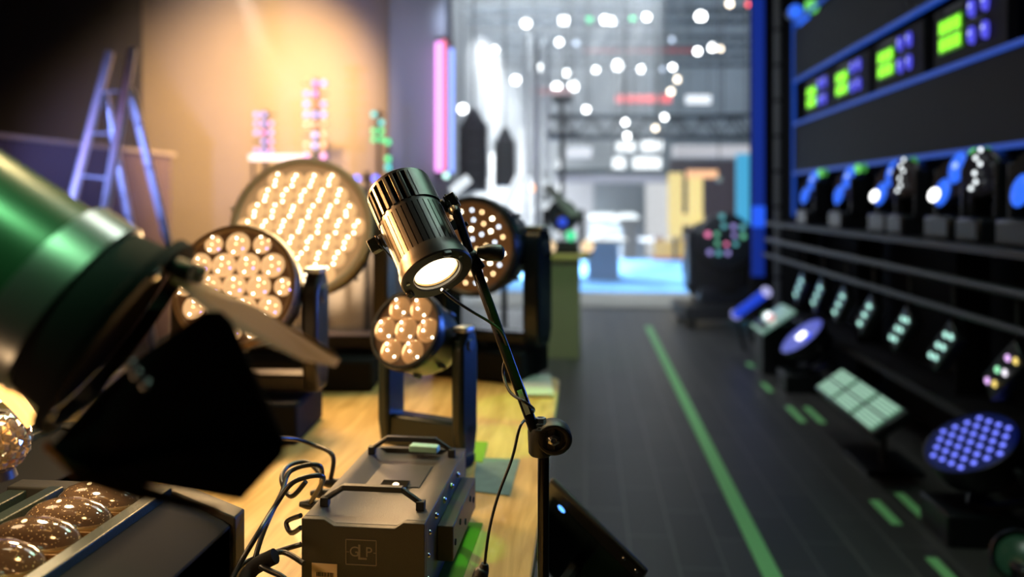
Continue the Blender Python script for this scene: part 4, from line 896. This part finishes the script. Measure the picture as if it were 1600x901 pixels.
def glow_panel(label, x0, y0, x1, y1, d, m, name, cat, depth=.12, floor_=False, hang=False):
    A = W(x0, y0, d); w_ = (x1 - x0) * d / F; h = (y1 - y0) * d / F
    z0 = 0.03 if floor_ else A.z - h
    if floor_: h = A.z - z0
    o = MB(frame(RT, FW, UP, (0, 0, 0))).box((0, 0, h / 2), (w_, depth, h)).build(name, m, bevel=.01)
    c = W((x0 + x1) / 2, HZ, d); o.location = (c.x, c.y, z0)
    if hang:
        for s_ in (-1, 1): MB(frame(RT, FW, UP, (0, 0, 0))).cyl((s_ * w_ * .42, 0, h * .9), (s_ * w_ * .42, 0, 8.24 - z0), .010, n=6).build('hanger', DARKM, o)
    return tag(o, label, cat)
glow_panel('glowing red horizontal light strip above the lattice truss', 963, 149, 1048, 160, 15.6, E('strip_red', (1, .10, .12), 1.6), 'light_strip', 'light strip', hang=True)
glow_panel('faint long red light strip high in the hall haze', 912, 74, 1092, 81, 20, E('strip_red_dim', (.7, .06, .07), .55), 'light_strip', 'light strip', hang=True)
glow_panel('faint short red light strip left of the glowing one', 832, 138, 893, 147, 18, E('strip_red_dim', (.7, .06, .07), .55), 'light_strip', 'light strip', hang=True)
glow_panel('white lit soffit bar right of the glowing red strip', 1072, 149, 1110, 162, 15.8, E('soffit_white', (.85, .92, 1), 1.4), 'light_bar', 'light bar', hang=True)
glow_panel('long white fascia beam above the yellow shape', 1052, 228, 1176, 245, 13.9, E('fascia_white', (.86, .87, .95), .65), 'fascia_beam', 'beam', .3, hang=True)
glow_panel('pale blue lit banner at the right end of the hall booth', 1150, 240, 1176, 345, 13.4, E('banner_cyan', (.08, .50, .85), .85), 'banner', 'banner', .05, True)
glow_panel('small bright white panel over the dark booth header', 964, 222, 992, 236, 14.2, E('white_panel', (.9, .96, 1), 2.2), 'light_box', 'light box', hang=True)
glow_panel('pair sized white panel left of the fascia beam', 1003, 220, 1034, 236, 14.2, MATS['white_panel'], 'light_box', 'light box', hang=True)
glow_panel('white panel lamp just above the dark header, right', 990, 246, 1032, 264, 14.0, MATS['white_panel'], 'light_box', 'light box', hang=True)
glow_panel('white panel lamp just above the dark header, middle', 958, 246, 976, 266, 14.0, MATS['white_panel'], 'light_box', 'light box', hang=True)
glow_panel('wide white panel at the left above the dark header', 886, 230, 924, 246, 14.2, E('white_panel_soft', (.85, .9, 1), 1.2), 'light_box', 'light box', hang=True)
glow_panel('dark horizontal header beam across the booth', 866, 264, 1042, 273, 14.0, mat('header_dark', (.03, .05, .06), .6), 'header_beam', 'beam', .3, hang=True)
glow_panel('pale lilac backlit strip directly under the dark header', 868, 274, 1040, 285, 14.3, E('strip_lilac', (.62, .66, .85), .6), 'light_strip', 'light strip', .1, hang=True)
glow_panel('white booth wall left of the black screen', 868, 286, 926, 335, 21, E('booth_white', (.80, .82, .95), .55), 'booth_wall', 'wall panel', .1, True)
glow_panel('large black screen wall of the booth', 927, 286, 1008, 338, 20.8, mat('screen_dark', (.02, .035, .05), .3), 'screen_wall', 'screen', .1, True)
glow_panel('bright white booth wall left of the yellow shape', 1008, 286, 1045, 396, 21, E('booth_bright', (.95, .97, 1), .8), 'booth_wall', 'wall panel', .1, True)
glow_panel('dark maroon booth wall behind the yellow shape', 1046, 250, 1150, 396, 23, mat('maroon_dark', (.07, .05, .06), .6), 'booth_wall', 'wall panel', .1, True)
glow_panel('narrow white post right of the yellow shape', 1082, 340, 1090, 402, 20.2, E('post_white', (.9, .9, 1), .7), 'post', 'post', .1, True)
glow_panel('narrow tall white lit column left of the booth screen', 872, 250, 880, 300, 17, E('panel_hot', (.92, .97, 1), 1.8), 'lit_column', 'column', .1, True)  # this and the next three: added glowing boxes that whiten the hall
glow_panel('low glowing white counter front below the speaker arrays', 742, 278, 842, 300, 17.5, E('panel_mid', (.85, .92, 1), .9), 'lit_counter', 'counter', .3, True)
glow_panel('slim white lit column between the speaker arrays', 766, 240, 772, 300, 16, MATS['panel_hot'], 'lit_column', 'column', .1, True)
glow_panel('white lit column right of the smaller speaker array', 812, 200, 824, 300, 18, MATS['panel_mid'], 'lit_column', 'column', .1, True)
# the yellow U shaped sign
d = 19.6
t = thing('yellow_letter', 'tall glowing yellow U shape with an orange bar at its top right', 'sign', M=frame(RT, FW, UP, W(1072, 365, d)))
YE = E('letter_yellow', (1, .80, .30), 1.1); q = d / F
t.location.z
b = MB(); b.box((-17 * q, 0, 60 * q), (20 * q, .25, 70 * q)); b.box((14 * q, 0, 55 * q), (20 * q, .25, 82 * q)); b.box((-1 * q, 0, 22 * q), (52 * q, .25, 18 * q)); b.box((-17 * q, 0, 8 * q), (18 * q, .25, 26 * q)); b.build('letter', YE, t)
MB().box((24 * q, -.05, 93 * q), (46 * q, .2, 12 * q)).build('orange_bar', E('bar_orange', (1, .55, .28), 1.3), t)
zb = t.matrix_basis.to_translation().z
MB().cyl((-17 * q, 0, 0), (-17 * q, 0, -zb + .03), .05).build('post', DARKM, t)
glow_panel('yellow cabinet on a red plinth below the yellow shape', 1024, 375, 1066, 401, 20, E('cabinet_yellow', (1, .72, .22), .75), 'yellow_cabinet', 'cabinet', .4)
glow_panel('red plinth under the yellow cabinet', 1020, 401, 1070, 405, 19.9, E('plinth_red', (.8, .06, .08), .5), 'red_plinth', 'plinth', .5, True)
# barrier tape: red and white
t = thing('barrier_rail', 'red and white striped barrier rail behind the grey counter', 'barrier', M=frame(RT, FW, UP, W(932, 374, 20.0)))
for k in range(10): MB().box(((8 + 15 * k) * 20.0 / F, 0, 0), (15 * 20.0 / F, .05, .10)).build('rail_segment', E('rail_red', (.55, .04, .07), .4) if k % 3 == 0 else mat('rail_white', (.7, .68, .66), .6), t)
for k in (0, 5, 10): MB().cyl((k * 15 * 20.0 / F, .03, .03), (k * 15 * 20.0 / F, .03, -W(932, 374, 20.0).z + .03), .03).build('post', DARKM, t)
# added glowing beads standing for glassware sparkles on the bar behind
rn = random.Random(5)
sh_ = glow_panel('grey bar shelf in front of the black screen', 922, 350, 1000, 354, 20.3, mat('bar_grey', (.3, .34, .38), .5), 'bar_shelf', 'shelf', .4, True)
for k in range(12):
    x = 925 + k * 6.2; y = 346 - (k % 3) * 1; c = W(x, 352, 20.3); c.z = W(0, 350, 20.3).z + .005
    t = thing('table_lamp', 'small sparkling lamp on the grey bar shelf, ' + ORD[k] + ' from the left', 'lamp', tuple(c), group='small lamps on the bar shelf')
    hh = .06 + .07 * rn.random()
    MB().cyl((0, 0, 0), (0, 0, hh), .02, n=8).build('stem', SILVER, t); MB().lathe((0, 0, hh), (0, 0, 1), [(0, .03), (.04, .085), (.12, .075), (.17, .001)], 12).build('bulb', E('sparkle', (.85, .95, 1), 2.5), t)
# line array speakers
def array(label, px, py0, py1, wpx, d, n):
    A = W(px, py0, d); t = thing('speaker_array', label, 'speaker array', M=frame(RT, FW, UP, A)); w_ = wpx * d / F; h = (py1 - py0) * d / F / n
    for k in range(n):
        bx_ = MB(Matrix.Rotation(R(-.6 * k), 4, 'X')).box((0, 0, -h * (k + .5)), (w_, .4, h * .90)).build('cabinet', mat('speaker_black', (.022, .026, .032), .6), t, bevel=.01)
        MB(Matrix.Rotation(R(-.6 * k), 4, 'X')).box((0, -.205, -h * (k + .5)), (w_ * .5, .01, h * .6)).build('grille', mat('grille_grey', (.10, .11, .12), .6), bx_)
    MB().prism([(-w_ * .4, -.1, 0), (w_ * .4, -.1, 0), (w_ * .15, -.1, .2), (-w_ * .15, -.1, .2)], (0, .2, 0)).build('rigging_frame', DARKM, t)
    MB().cyl((0, 0, .1), (0, 0, 8.2 - A.z), .015).build('hanging_cable', DARKM, t)
array('larger hanging black speaker array right of the blue tube', 740, 193, 300, 44, 11.6, 6)
array('smaller black speaker array hanging farther back in the hall', 789, 220, 292, 34, 13.0, 6)
# grey posts and the dark camera crane
for x, l, m_ in ((848, 'pale vertical truss post left of the booth', 0), (829, 'faint vertical truss post beside the pale post', 1)):
    c = W(x, HZ, 13.2); t = thing('truss_post', l, 'post', (c.x, c.y, 0)); s_ = .16; b = MB()
    for sx in (-1, 1):
        for sy in (-1, 1): b.cyl((sx * s_ / 2, sy * s_ / 2, 0), (sx * s_ / 2, sy * s_ / 2, 4.2), .02, n=6)
    b.build('chord', ALU, t); b = MB()
    for k in range(22): b.cyl((-s_ / 2 if k % 2 else s_ / 2, -s_ / 2, k * .19), (s_ / 2 if k % 2 else -s_ / 2, -s_ / 2, k * .19 + .19), .01, n=5)
    b.build('lattice', ALU, t)
c = W(878, 150, 12.8)
t = thing('mast_light', 'dark box light on a mast rising in front of the lattice truss', 'mast light', (c.x, c.y, 0))
Mx = frame(RT, FW, UP, (0, 0, 0))
MB(Mx).box((0, 0, c.z - .05), (.30, .16, .11)).build('head', DARKM, t, bevel=.01); MB(Mx).cyl((0, 0, 0), (0, 0, c.z - .1), .04).build('mast', DARKM, t)
for zz, ww in ((.35, .42), (.62, .5)): MB(Mx).box((0, 0, c.z - zz), (ww, .06, .06)).build('cross_bar', DARKM, t)
# slanted white battens between the moving heads and the hall
for (xa, ya_, xb, yb_, d, l) in ((812, 275, 788, 325, 5.2, 'bright slanted white batten lamp behind the point lamp head'), (733, 278, 706, 300, 5.4, 'slanted white batten lamp behind the small spotlight'), (852, 282, 853, 300, 11, 'short upright white lamp left of the black pedestal head'), (852, 316, 853, 336, 11, 'lower short upright white lamp left of the pedestal head')):
    A = W(xa, ya_, d); B_ = W(xb, yb_, d); t = thing('batten_lamp', l, 'batten lamp', tuple(B_))
    MB().cyl((0, 0, 0), A - B_, 7.5 * d / F, n=14).build('tube', E('batten_white', (.85, .93, 1), 1.1), t)
    MB().cyl(Vector((0, 0, -.01)), Vector((0, 0, -B_.z + .01)), .02).build('stand', DARKM, t); MB().cyl((0, 0, -B_.z + .002), (0, 0, -B_.z + .03), .15).build('foot', DARKM, t)
# dark clutter behind the aisle head: trolley and stool
c = G(985, 407, 0)
t = thing('flight_case', 'tall black flight case between the counter and the white booth wall', 'case', (c.x, c.y, 0.026))
MB().box((0, .3, .42), (.36, .5, .76)).build('body', MATTE, t, bevel=.01); MB().box((0, .3, .9), (.5, .5, .22)).build('lid', MATTE, t, bevel=.01)
for sx in (-.15, .15): MB().cyl((sx, .3, 0), (sx, .3, .05), .03).build('wheel', DARKM, t)
